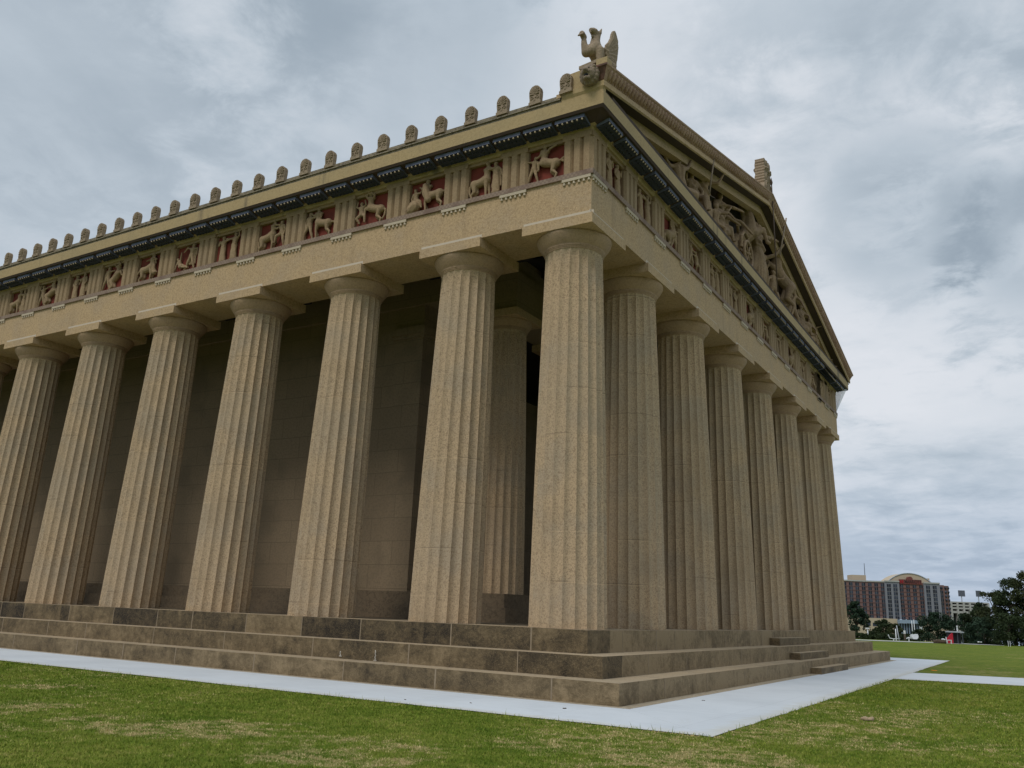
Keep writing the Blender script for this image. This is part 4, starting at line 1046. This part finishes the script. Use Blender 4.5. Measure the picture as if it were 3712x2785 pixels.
o = obj('pavement', mb, M['concrete']); tag(o, 'pale pavement along the far edge of the field', 'pavement', kind='structure')

# grass blades on the near lawn
def blades(nb):
    lr = RNG.uniform(0, 1, nb); r = 8.5 * (34 / 8.5) ** lr; az = RNG.uniform(-.66, .66, nb)
    x = CAM[0] + r * (FW.x * np.cos(az) + RT.x * np.sin(az)); y = CAM[1] + r * (FW.y * np.cos(az) + RT.y * np.sin(az))
    lim = -4.22 + (4.25 - x) / 79.25 * -.83
    onpath = ((y > lim - .01) & (x < 4.25 - (y + 4.22) / 41 * .42 + .01) & (y < 37.2))
    side = (y > 15.2 + (x - 3.86) * .277) & (y < 20.7 + (x - 3.86) * .286) & (x > 3.7)
    k = ~(onpath | side); x, y, r = x[k], y[k], r[k]; n = len(x)
    st = straw(x, y)
    h = RNG.uniform(.010, .030, n) * (1 - .35 * st) * np.clip(.8 + r / 40, .8, 1.4); wd = RNG.uniform(.004, .008, n) * np.clip(r / 11, .9, 2.4)
    a = RNG.uniform(0, 2 * PI, n); ln = RNG.uniform(.1, .9, n) * h; b = RNG.uniform(0, 2 * PI, n)
    V = np.empty((n, 3, 3))
    V[:, 0] = np.stack([x - wd * np.cos(a), y - wd * np.sin(a), np.zeros(n)], 1); V[:, 1] = np.stack([x + wd * np.cos(a), y + wd * np.sin(a), np.zeros(n)], 1)
    V[:, 2] = np.stack([x + ln * np.cos(b), y + ln * np.sin(b), h], 1)
    me = bpy.data.meshes.new('grass'); me.vertices.add(3 * n); me.vertices.foreach_set('co', V.ravel())
    me.loops.add(3 * n); me.loops.foreach_set('vertex_index', np.arange(3 * n)); me.polygons.add(n)
    me.polygons.foreach_set('loop_start', np.arange(0, 3 * n, 3)); me.update(calc_edges=True)
    for nm, val in (('straw', st), ('tone', RNG.uniform(0, 1, n))):
        t = me.attributes.new(nm, 'FLOAT', 'FACE'); t.data.foreach_set('value', val.astype(np.float32))
    me.materials.append(M['blade']); return me
tag(link('grass', blades(420000)), 'short green and straw grass blades of the near lawn', 'grass', kind='stuff')
# longer tufts leaning over the path edge
mb = MB(); rnd = random.Random(5)
for k in range(900):
    if k % 2: t = rnd.random(); x, y = 4.25 - .42 * t * .6, -4.22 + 41.2 * t * .45; x += rnd.uniform(0, .06)
    else: x = 4.2 - rnd.random() ** 1.3 * 28; y = -4.22 + (4.25 - x) / 79.25 * -.83 - rnd.uniform(.0, .06)
    h = rnd.uniform(.025, .06) if rnd.random() < .93 else rnd.uniform(.07, .13); a = rnd.uniform(0, 2 * PI); l = rnd.uniform(0, .06)
    mb.add([(x - .006, y, 0), (x + .006, y, 0), (x + l * math.cos(a), y + l * math.sin(a), h)], [(0, 1, 2)], 0, rnd.random())
o = obj('grass_fringe', mb, M['blade']); t = o.data.attributes.new('straw', 'FLOAT', 'FACE'); tag(o, 'longer grass fringe along the path edge', 'grass', kind='stuff')

# small things lying about
def lump(name, u, v, size, mtl, label, cat, flat_=.35, n=7, z=0.0, group=None, seed=1):
    rnd = random.Random(seed); g = ground(u, v, z); mb = MB()
    for k in range(n): mb.ball((rnd.uniform(-.6, .6) * size, rnd.uniform(-.6, .6) * size, size * flat_ * .4), (size * rnd.uniform(.3, .6), size * rnd.uniform(.3, .6), size * flat_ * rnd.uniform(.5, 1)), 7, 5)
    o = obj(name, mb, M[mtl], None, True, g); return tag(o, label, cat, group)
lump('grass_clump', 3146, 2612, .12, 'straw', 'brown clump of dead grass on the right lawn', 'clump', .5, 9)
lump('cone_disc', 3386, 2432, .14, 'orange', 'flat orange disc lying on the lawn beside the side path', 'disc', .16, 4)
for i, (u, v, lab) in enumerate(((1467, 2537, 'tiny dry leaf on the flank path, left of the others'), (1706, 2549, 'tiny dry leaf on the flank path between two others'), (2044, 2569, 'largest dry leaf on the flank path below the step corner'), (2550, 2540, 'tiny dry leaf on the facade path near the corner'))):
    lump('fallen_leaf', u, v, .035 if i != 2 else .05, 'brown', lab, 'leaf', .25, 3, .014, 'leaves on the path', i)
# white drip patches on the second step's face
for (x, z0, h, lab) in ((-5.42, Z1 + .02, .24, 'white plaster smear standing on the first step, the taller one'), (-6.55, Z1 + .06, .12, 'short white plaster smear on the step face, left of the taller one')):
    mb = MB(); rnd = random.Random(int(h * 100))
    zs = np.linspace(0, h, 7)
    mb.tube([(rnd.uniform(-.012, .012), 0, z) for z in zs], [.020, .012, .014, .010, .011, .015, .008], 8)
    mb.ball((0, 0, .0), (.05, .012, .018), 8, 5)
    o = obj('plaster_smear', mb, M['plaster'], None, True, (x, -TR - .006, z0)); tag(o, lab, 'smear', 'plaster smears on the steps')

# ------------------------------------------------------------------ trees
def cosd(u): return 1 / math.sqrt(1 + ((u - 1856) / FPX) ** 2)
def tree(name, u, vbase, vtop, wpx, dist, leaf, label, seed, n=5200, group='trees beyond the field', lsz=.26, open_=0.0, cat='tree', trunk=.30):
    rnd = np.random.default_rng(seed); mp = dist * cosd(u) / FPX
    base = at(u, vbase, dist); zg = float(height(np.array(base.x), np.array(base.y)))
    top = at(u, vtop, dist).z; H = top - zg; R = wpx * mp / 2
    root = empty(name, (base.x, base.y, zg), label, cat, group)
    tb = MB(); r = random.Random(seed)
    tb.tube([(0, 0, -.2), (r.uniform(-.1, .1), 0, H * .25), (r.uniform(-.2, .2), r.uniform(-.2, .2), H * .55), (0, 0, H * .8)], [H * .028, H * .022, H * .014, H * .005], 8)
    tips = []
    for k in range(11):
        a = 2.4 * k + r.uniform(-.4, .4); z0 = H * r.uniform(.22, .6); rr = R * r.uniform(.5, .95); z1 = z0 + H * r.uniform(.1, .32)
        tip = (rr * math.cos(a), rr * math.sin(a), min(z1, H * .93)); tips.append(tip)
        tb.tube([(0, 0, z0), (rr * .45 * math.cos(a), rr * .45 * math.sin(a), z0 + (z1 - z0) * .65), tip], [H * .011, H * .007, H * .002], 6)
    obj('trunk', tb, M['bark'], root, True)
    # clumps of leaves through the crown
    nc = 34; cl = []
    for k in range(nc):
        a = rnd.uniform(0, 2 * PI); t = rnd.uniform(.0, 1) ; z = H * (trunk * .55 + (1 - trunk * .55) * t)
        prof = math.sin(PI * min(1, max(.04, (t * .86 + .12)))) ** .6
        rr = R * prof * math.sqrt(rnd.uniform(.15, 1)); cl.append((rr * math.cos(a), rr * math.sin(a), z - .06 * H, R * rnd.uniform(.20, .38), rnd.uniform(.15, .85)))
    for tp in tips: cl.append((*tp, R * rnd.uniform(.16, .30), rnd.uniform(.2, .9)))
    for k in range(4): cl.append((rnd.uniform(-.25, .25) * R, rnd.uniform(-.25, .25) * R, H * rnd.uniform(.86, .95), R * rnd.uniform(.14, .24), rnd.uniform(.3, .9)))
    cl = np.array(cl); pk = rnd.integers(0, len(cl), n); c = cl[pk]
    d = rnd.normal(size=(n, 3)); d /= np.linalg.norm(d, axis=1)[:, None]; rad = rnd.uniform(.35, 1.1, n) ** .6
    P0 = c[:, :3] + d * (c[:, 3] * rad)[:, None] * np.array([1, 1, .78]); P0[:, 2] = np.clip(P0[:, 2], H * .03, H * 1.0)
    e1 = rnd.normal(size=(n, 3)); e1 /= np.linalg.norm(e1, axis=1)[:, None]; e2 = np.cross(e1, rnd.normal(size=(n, 3))); e2 /= np.linalg.norm(e2, axis=1)[:, None]
    s = (lsz * rnd.uniform(.5, 1.25, n))[:, None] * .5
    V = np.stack([P0 - e1 * s, P0 - e2 * s * .55, P0 + e1 * s, P0 + e2 * s * .55], 1)
    me = bpy.data.meshes.new('crown'); me.vertices.add(4 * n); me.vertices.foreach_set('co', V.ravel()); me.loops.add(4 * n); me.loops.foreach_set('vertex_index', np.arange(4 * n))
    me.polygons.add(n); me.polygons.foreach_set('loop_start', np.arange(0, 4 * n, 4)); me.update(calc_edges=True)
    tn = np.clip(c[:, 4] * .6 + rnd.uniform(0, .5, n) - .1, 0, 1)
    a = me.attributes.new('tone', 'FLOAT', 'FACE'); a.data.foreach_set('value', tn.astype(np.float32)); me.materials.append(M[leaf])
    link('crown', me, root); return root
tree('tree', 3108, 2322, 2176, 80, 125, 'leaf3', 'dark rounded tree hidden partly behind the last facade column', 21, 5200)
tree('tree', 3398, 2326, 2222, 122, 128, 'leaf3', 'broad dark round tree standing in front of the hotel entrance', 23, 7000)
tree('tree', 3203, 2324, 2246, 66, 132, 'leaf1', 'small dark tree in front of the hotel between lamp post and poles', 24, 3600)
tree('tree', 3248, 2324, 2262, 52, 130, 'leaf2', 'low olive green tree beside the thin white pole', 25, 2600)
tree('tree', 3335, 2324, 2282, 50, 134, 'leaf1', 'low bush left of the broad round tree', 26, 1800, cat='bush')
tree('tree', 3165, 2322, 2290, 46, 124, 'leaf1', 'low bush right of the half hidden tree by the temple', 27, 1800, cat='bush')
tree('tree', 3502, 2330, 2226, 56, 140, 'leaf3', 'narrow dark tree right of the red wall', 28, 2600)
tree('tree', 3556, 2334, 2184, 96, 129, 'leaf1', 'dark tree leftmost of the tall wood at the right edge', 29, 6500)
tree('tree', 3620, 2336, 2136, 120, 127, 'leaf2', 'olive tree with thin twigs second in the tall wood', 30, 7500)
tree('tree', 3684, 2338, 2092, 130, 125, 'leaf1', 'tall dark tree third in the wood at the right edge', 31, 8500)
tree('tree', 3750, 2340, 2070, 150, 123, 'leaf2', 'tallest tree of the wood, cut by the right picture edge', 32, 8500)
tree('tree', 3570, 2334, 2238, 110, 120, 'leaf3', 'low dark leafy tree in front of the tall wood', 33, 5000, trunk=.1)
tree('tree', 3660, 2336, 2226, 130, 119, 'leaf1', 'wide low tree in front of the tallest wood trees', 34, 5500, trunk=.1)
for i, (u, vt, wd, lab) in enumerate(((3120, 2296, 60, 'low hedge bush at the foot of the half hidden tree'), (3210, 2296, 70, 'low hedge bush under the small trees before the hotel'), (3290, 2299, 70, 'low hedge bush behind the white play boat'), (3520, 2300, 70, 'dark low bush at the left foot of the wood'), (3610, 2292, 90, 'dark low bush under the middle of the wood'), (3700, 2290, 90, 'dark low bush at the right foot of the wood'))):
    tree('bush', u, 2330, vt, wd, 121 + i, 'leaf1', lab, 50 + i, 1900, 'bushes along the field edge', .22, cat='bush', trunk=.0)

# ------------------------------------------------------------------ hotel
DH = 620.0; MPX = DH * cosd(3262) / FPX                  # metres per photo pixel at the hotel
hc = at(3262, 2330, DH); HZ = -15.5
hd = Vector((FW.x, FW.y, 0)); hr = Vector((hd.y, -hd.x, 0))
hotel = empty('hotel', (hc.x, hc.y, HZ), 'large brick hotel with grey window bays and an arched top', 'hotel')
hotel.rotation_euler = (0, 0, math.atan2(hr.y, hr.x))
vz = lambda v: at(3262, v, DH).z - HZ       # photo height -> metres above the hotel's base
hu = lambda zx: (3050 + zx * .2034 - 3262) * MPX * 1.0
hv = lambda zy: vz(2050 + zy * .2034)
def part(name, bx, mtl, parent=hotel):
    mb = MB()
    for b in bx: mb.box(*b)
    return obj(name, mb, mtl, parent)
Ztop, Zb = hv(312), hv(955)
# local: x right, y away from the viewer, z up. zx are zoomed-photo columns straightened for the camera's roll
rx = lambda zx, zy=500: hu(zx)
part('wing', [(hu(75), hu(838), 0, 18, Zb, Ztop)], M['brick'])
part('bay', [(hu(838), hu(1092), -1.2, 18, Zb, hv(300))], M['greybay']); part('bay', [(hu(1522), hu(1800), -1.2, 18, Zb, hv(306))], M['greybay'])
part('centre_block', [(hu(1092), hu(1522), -.3, 18, Zb, hv(300))], M['brick2'])
mb = MB(); mb.box(hu(1800), hu(1905), 1.0, 18, Zb, hv(400)); mb.box(hu(1800), hu(1930), 3.0, 18, hv(400), hv(318))
mb.lathe([(0, Zb), (4.8, Zb), (4.8, hv(330)), (0, hv(330))], hu(1905), 6.0, 24)
obj('end_tower', mb, M['brick2'], hotel)
part('base_storey', [(hu(60), hu(1010), -1.6, 18, 0, Zb), (hu(1410), hu(1960), -1.6, 18, 0, Zb)], M['beige'])
part('entrance_glazing', [(hu(1012), hu(1408), -3.0, 10, 0, hv(1030))], M['glass'])
part('entrance_canopy', [(hu(1005), hu(1420), -5.0, -1.5, hv(1028), hv(968))] + [(hu(1012 + 44 * k) - .2, hu(1012 + 44 * k) + .2, -3.25, -3.0, 0, hv(1030)) for k in range(10)], M['bluesteel'])
mb = MB(); cx = hu(1308); w2 = hu(1700) - cx; hgt = hv(132) - hv(300); Rr = (w2 * w2 + hgt * hgt) / (2 * hgt)
arc = [(cx + Rr * math.sin(a), hv(300) - (Rr - hgt) + Rr * math.cos(a)) for a in np.linspace(-math.asin(w2 / Rr), math.asin(w2 / Rr), 25)]
mb.prism(arc, lambda a, b, d: (a, d, b), 1.5, 14); obj('arched_gable', mb, M['beige'], hotel)
mb = MB(); mb.tube([(a, 1.4, b) for a, b in arc], .35, 6); obj('arch_trim', mb, M['steel'], hotel)
part('penthouse', [(hu(350), hu(598), 6, 14, Ztop, hv(187))], M['beige']); part('penthouse', [(hu(1590), hu(1722), 6, 14, hv(300), hv(203))], M['beige'])
mb = MB(); mb.tube([(hu(604), 8, Ztop), (hu(604), 8, hv(-30))], [.28, .16], 6); obj('antenna', mb, M['steel_d'], hotel)
bands = [(hu(75), hu(838), -.18, 0, hv(400 + 71 * k) - .18, hv(400 + 71 * k) + .18) for k in range(8)] + [(hu(1092), hu(1522), -.48, -.3, hv(400 + 71 * k) - .18, hv(400 + 71 * k) + .18) for k in range(8)]
part('storey_band', bands, M['band'])
for bx_ in ((hu(70), hu(838), -.5, 1, Ztop, Ztop + .8), (hu(838), hu(1092), -1.7, -.9, hv(300), hv(300) + .8), (hu(1522), hu(1800), -1.7, -.9, hv(306), hv(306) + .8)):
    part('parapet', [bx_], M['concrete'])
def window_mb(mb, x, z, y, w, h):
    mb.box(x - w / 2, x + w / 2, y - .10, y, z - h / 2, z + h / 2, 0)
    mb.box(x - .12, x + .12, y - .16, y - .10, z - h / 2, z + h / 2, 1); mb.box(x - w / 2 - .1, x + w / 2 + .1, y - .16, y - .02, z - h / 2 - .18, z - h / 2, 1)
wins = []
for r in range(9):
    zy = 362 + 71.5 * r
    for c in range(7): wins.append((hu(145 + 111 * c), hv(zy), -.0, 2.3, 2.05))
    for x in (905, 1017): wins.append((hu(x + 2), hv(zy + 4), -1.2, 2.5, 1.95))
    for x in (1588, 1706): wins.append((hu(x + 2), hv(zy + 8), -1.2, 2.5, 1.95))
    if r < 9:
        for c in range(4): wins.append((hu(1138 + 114 * c), hv(zy + 8), -.3, 2.3, 2.05))
    if r: wins.append((hu(1850), hv(zy + 12), 1.0, 2.3, 2.0))
wins.sort(key=lambda q: -q[3] * q[4] - (q[0] > 0) * .01)
wins = [q for q in wins]
for q in wins[:100]:
    mb = MB(); window_mb(mb, *q); obj('window', mb, [M['glass'], M['frame']], hotel)
mb = MB()
for q in wins[100:]: window_mb(mb, *q)
o = obj('window', mb, [M['glass'], M['frame']], hotel); o['kind'] = 'stuff'
mb = MB()
for a in (-50, -20, 10, 40):
    ca, sa = math.sin(math.radians(a)), -math.cos(math.radians(a))
    for r in range(9): mb.ball((hu(1905) + 4.7 * ca, 6 + 4.7 * sa, hv(372 + 72 * r)), (.9, .9, 1.0), 8, 5)
obj('tower_windows', mb, M['glass'], hotel)
for x in (500, 620, 720): part('base_window', [(hu(x) - 1.5, hu(x) + 1.5, -1.7, -1.6, hv(1100), hv(1040))], M['glass'])
sign = part('sign_board', [(hu(1098), hu(1492), -.85, -.3, hv(328), hv(246))], M['signred'])
mb = MB(); mb.prism([(hu(1295) + 1.7 * math.cos(a), hv(246) + 1.9 * math.sin(a)) for a in np.linspace(0, PI, 13)], lambda a, b, d: (a, d, b), -.85, 1.5); obj('sign_crest', mb, M['signred'], sign)
def text(name, s, x, z, size, mtl, parent, y, width=None):
    cu = bpy.data.curves.new(name, 'FONT'); cu.body = s; cu.size = size; cu.extrude = .06; cu.align_x = 'LEFT'; cu.align_y = 'CENTER'; cu.offset = .02
    o = bpy.data.objects.new('tmp', cu); C.objects.link(o); dg = bpy.context.evaluated_depsgraph_get(); dg.update()
    me = bpy.data.meshes.new_from_object(o.evaluated_get(dg)); bpy.data.objects.remove(o)
    xs_ = [v.co.x for v in me.vertices]; k = (width / (max(xs_) - min(xs_))) if width else 1
    me.transform(Matrix.Diagonal((k, 1, 1, 1))); me.transform(Matrix.Rotation(PI / 2, 4, 'X')); me.materials.clear(); me.materials.append(mtl); me.name = name
    return link(name, me, parent, (x, y, z))
text('lettering', 'MARRIOTT', hu(1190), hv(286), 2.9, M['signtext'], sign, -.95, hu(1484) - hu(1190))
mb = MB()                                                            # red angular emblem left of the letters
ex, ez = hu(1112), hv(318); s_ = (hu(1168) - ex)
mb.prism([(ex, ez), (ex, ez + s_ * 1.0), (ex + s_ * .22, ez + s_ * 1.05), (ex + s_ * .5, ez + s_ * .45), (ex + s_ * .78, ez + s_ * 1.05), (ex + s_, ez + s_), (ex + s_, ez), (ex + s_ * .78, ez), (ex + s_ * .74, ez + s_ * .6), (ex + s_ * .5, ez + s_ * .1), (ex + s_ * .26, ez + s_ * .6), (ex + s_ * .22, ez)], lambda a, b, d: (a, d, b), -1.05, -.86)
obj('emblem', mb, M['logo'], sign)

# stadium parking deck with floodlights behind
def local_empty(name, u, v, dist, label, cat, z=None, group=None):
    p = at(u, v, dist); o = empty(name, (p.x, p.y, p.z if z is None else z), label, cat, group)
    o.rotation_euler = (0, 0, math.atan2(-FW.x, FW.y)); return o, dist * cosd(u) / FPX
g, k = local_empty('parking_deck', 3520, 2300, 700, 'grey open parking deck between the hotel and the wood', 'garage')
zt_ = lambda v: at(3520, v, 700).z - g.location.z
mb = MB()
for a, b in ((2183, 2187.5), (2193, 2199), (2204, 2210), (2217, 2225)): mb.box(-62 * k, 75 * k, 0, 30, zt_(b), zt_(a))
obj('deck_slab', mb, M['concrete'], g)
mb = MB(); mb.box(-61 * k, 74 * k, 3, 29, zt_(2330), zt_(2184)); obj('interior', mb, M['black'], g)
for c in range(7):
    mb = MB(); x = (-60 + 22 * c) * k; mb.box(x - .6, x + .6, -.3, 3, zt_(2330), zt_(2187)); obj('pillar', mb, M['concrete'], g)
for (u, vt, vb, wd, lab) in ((3501, 2142, 2190, 20, 'stadium floodlight mast left above the parking deck'), (3563, 2143, 2192, 15, 'stadium floodlight mast right above the parking deck, by the wood')):
    f, k = local_empty('floodlight_mast', u, 2330, 720, lab, 'floodlight', group='stadium floodlights')
    zz = lambda v: at(u, v, 720).z - f.location.z
    mb = MB(); mb.tube([(0, 0, 0), (0, 0, zz(vt))], [.5, .3], 6); obj('mast', mb, M['steel'], f)
    for q in range(4):
        mb = MB(); z = zz(vt + 2 + q * 5.5); mb.box(-wd / 2 * k, wd / 2 * k, -.2, .2, z - .12, z + .12)
        for j in range(7): mb.box((-.5 + j / 6) * wd * k - .32, (-.5 + j / 6) * wd * k + .32, -.7, -.2, z - .5, z + .55, 1)
        obj('lamp_bar', mb, [M['steel'], M['steel_d']], f)

# things along the far edge of the field
def post(name, u, vt, vb, dist, r, mtl, label, cat, group=None, extra=None, lean=0):
    p = at(u, vb, dist); t = at(u, vt, dist); o = empty(name, p, label, cat, group)
    mb = MB(); mb.tube([(0, 0, -.8), (lean, 0, t.z - p.z)], [r, r * .7], 8); obj('pole', mb, M[mtl], o, True)
    if extra: extra(o, t.z - p.z)
    return o
def lamp_head(o, h):
    mb = MB(); mb.box(-.22, .22, -.15, .15, h - .04, h + .10); obj('lamp_head', mb, M['white'], o)
def globe(o, h):
    mb = MB(); mb.ball((0, 0, h), .10, 10, 7); obj('lamp_globe', mb, M['white'], o, True)
def flag(o, h):
    mb = MB(); mb.add([(0.05, 0, h), (.26, .1, h - .3), (.3, .1, h - 1.6), (.05, 0, h - 1.3)], [(0, 1, 2, 3)]); mb.add([(0.05, .03, h), (.26, .13, h - .3), (.3, .13, h - 1.6), (.05, .03, h - 1.3)], [(3, 2, 1, 0)]); obj('flag', mb, M['white'], o)
post('street_lamp', 3147, 2279, 2312, 122, .09, 'white', 'white box lamp post left of the small trees', 'lamp', extra=lamp_head)
post('pole', 3249, 2280, 2318, 116, .07, 'white', 'thin white pole left of the play boat', 'pole', 'poles along the field edge')
post('pole', 3262, 2268, 2320, 116, .07, 'steel', 'grey slanting pole right of the thin white pole', 'pole', 'poles along the field edge', lean=-.25)
post('flagpole', 3309, 2250, 2306, 150, .06, 'white', 'white flagpole rising behind the play boat, left one', 'flagpole', 'flagpoles before the hotel')
post('flagpole', 3317, 2246, 2306, 150, .06, 'white', 'white flagpole rising behind the play boat, right one', 'flagpole', 'flagpoles before the hotel')
post('flagpole', 3335, 2247, 2285, 160, .06, 'steel', 'flagpole with limp white flag left of the round tree', 'flagpole', 'flagpoles before the hotel', flag)
post('street_lamp', 3472, 2272, 2305, 125, .08, 'white', 'slim pale lamp post above the dark shelter', 'lamp', extra=globe)
post('bollard', 3655, 2324, 2334, 112, .025, 'white', 'pale post at the foot of the wood, left of a pair', 'post', 'posts at the foot of the wood')
post('bollard', 3662, 2324, 2334, 112, .025, 'white', 'pale post at the foot of the wood, right of a pair', 'post', 'posts at the foot of the wood')
def brown_top(o, h):
    mb = MB(); mb.box(-.11, .11, -.1, .1, h * .62, h); obj('panel', mb, M['white'], o)
post('sign_post', 3281, 2286, 2318, 120, .14, 'bark', 'brown post with a white panel between poles and play boat', 'sign', extra=brown_top)
# white play boat
b, k = local_empty('play_boat', 3315, 2318, 116, 'white boat-shaped play structure on the field edge', 'play structure')
mb = MB(); 
hull = [(-.42, .45), (.40, .45), (.36, .2), (.2, .02), (-.22, .02), (-.36, .2)]
mb.prism(hull, lambda a, c, d: (a, d, c), -.25, .25); obj('hull', mb, M['white'], b)
mb = MB(); mb.box(-.34, -.02, -.2, .2, .46, .56); mb.box(.12, .36, -.18, .18, .46, .60); mb.tube([(.0, 0, .4), (.0, 0, .56)], .04, 6); obj('cabin', mb, M['white'], b)
# a low white seesaw-like frame
b, k = local_empty('seesaw', 3232, 2318, 116, 'low white seesaw frame left of the thin white pole', 'play structure')
mb = MB(); mb.tube([(-.35, 0, .45), (-.2, 0, .12), (.3, 0, .05), (1.0, 0, .12)], .045, 8); mb.ball((-.35, 0, .45), .07, 8, 6); mb.box(.2, .28, -.05, .05, -.4, .05); obj('frame', mb, M['white'], b)
b, k = local_empty('seesaw', 3295, 2319, 116, 'low white play frame at the left end of the boat', 'play structure')
mb = MB(); mb.tube([(-.3, 0, .1), (0, 0, .25), (.3, 0, .12)], .05, 8); mb.box(-.04, .04, -.05, .05, -.4, .22); obj('frame', mb, M['white'], b)
# dark shelter with red end wall
b, k = local_empty('shelter', 3465, 2326, 115, 'dark open shelter with grey roof and red end wall', 'shelter')
mb = MB(); mb.box(-.35, 1.0, -.1, 1.6, .98, 1.08); mb.box(-.25, .9, .0, 1.5, 1.08, 1.13); obj('roof', mb, M['steel'], b)
mb = MB(); mb.box(-.25, .9, .5, 1.5, -.6, .975); obj('back', mb, M['black'], b)
mb = MB(); mb.prism([(-.98, -.6), (-.27, -.6), (-.27, .98), (-.62, .70), (-.98, .25)], lambda a, c, d: (a, d, c), 0, .12); obj('wall', mb, M['redpaint'], b)
for x in (.3, .88):
    mb = MB(); mb.tube([(x, .1, -.6), (x, .1, .98)], .03, 6); obj('post', mb, M['steel_d'], b)
b, k = local_empty('bench', 3440, 2324, 113, 'white bench in front of the red wall', 'bench')
mb = MB(); mb.box(-.28, .28, -.1, .1, .06, .12); obj('seat', mb, M['white'], b)
mb = MB(); mb.box(-.30, -.22, .04, .1, .12, .42); obj('backrest', mb, M['white'], b)
for x in (-.24, .24):
    mb = MB(); mb.box(x - .03, x + .03, -.09, .09, -.4, .06); obj('leg', mb, M['white'], b)
p = at(3408, 2324, 113); mb = MB()
for q in range(14): mb.ball((random.uniform(-.5, .5), random.uniform(-.4, .4), -.1), (random.uniform(.15, .3), .3, random.uniform(.15, .30)), 8, 6)
tag(obj('flower_bed', mb, M['brown'], None, True, (p.x, p.y, p.z + .0)), 'brown mulch mound left of the red wall', 'flower bed')
p = at(3418, 2318, 113); mb = MB(); mb.ball((0, 0, 0), (.18, .15, .09), 8, 6); mb.ball((.15, 0, -.03), (.12, .1, .07), 8, 6)
tag(obj('white_rock', mb, M['white'], None, True, p), 'white rock on the mulch mound', 'rock', 'white rocks at the field edge')
p = at(3551, 2328, 113); mb = MB(); mb.ball((-.10, 0, 0), (.12, .12, .07), 8, 6); mb.ball((.15, 0, .0), (.10, .1, .055), 8, 6)
tag(obj('white_rock', mb, M['white'], None, True, p), 'white rocks at the left foot of the wood', 'rock', 'white rocks at the field edge')
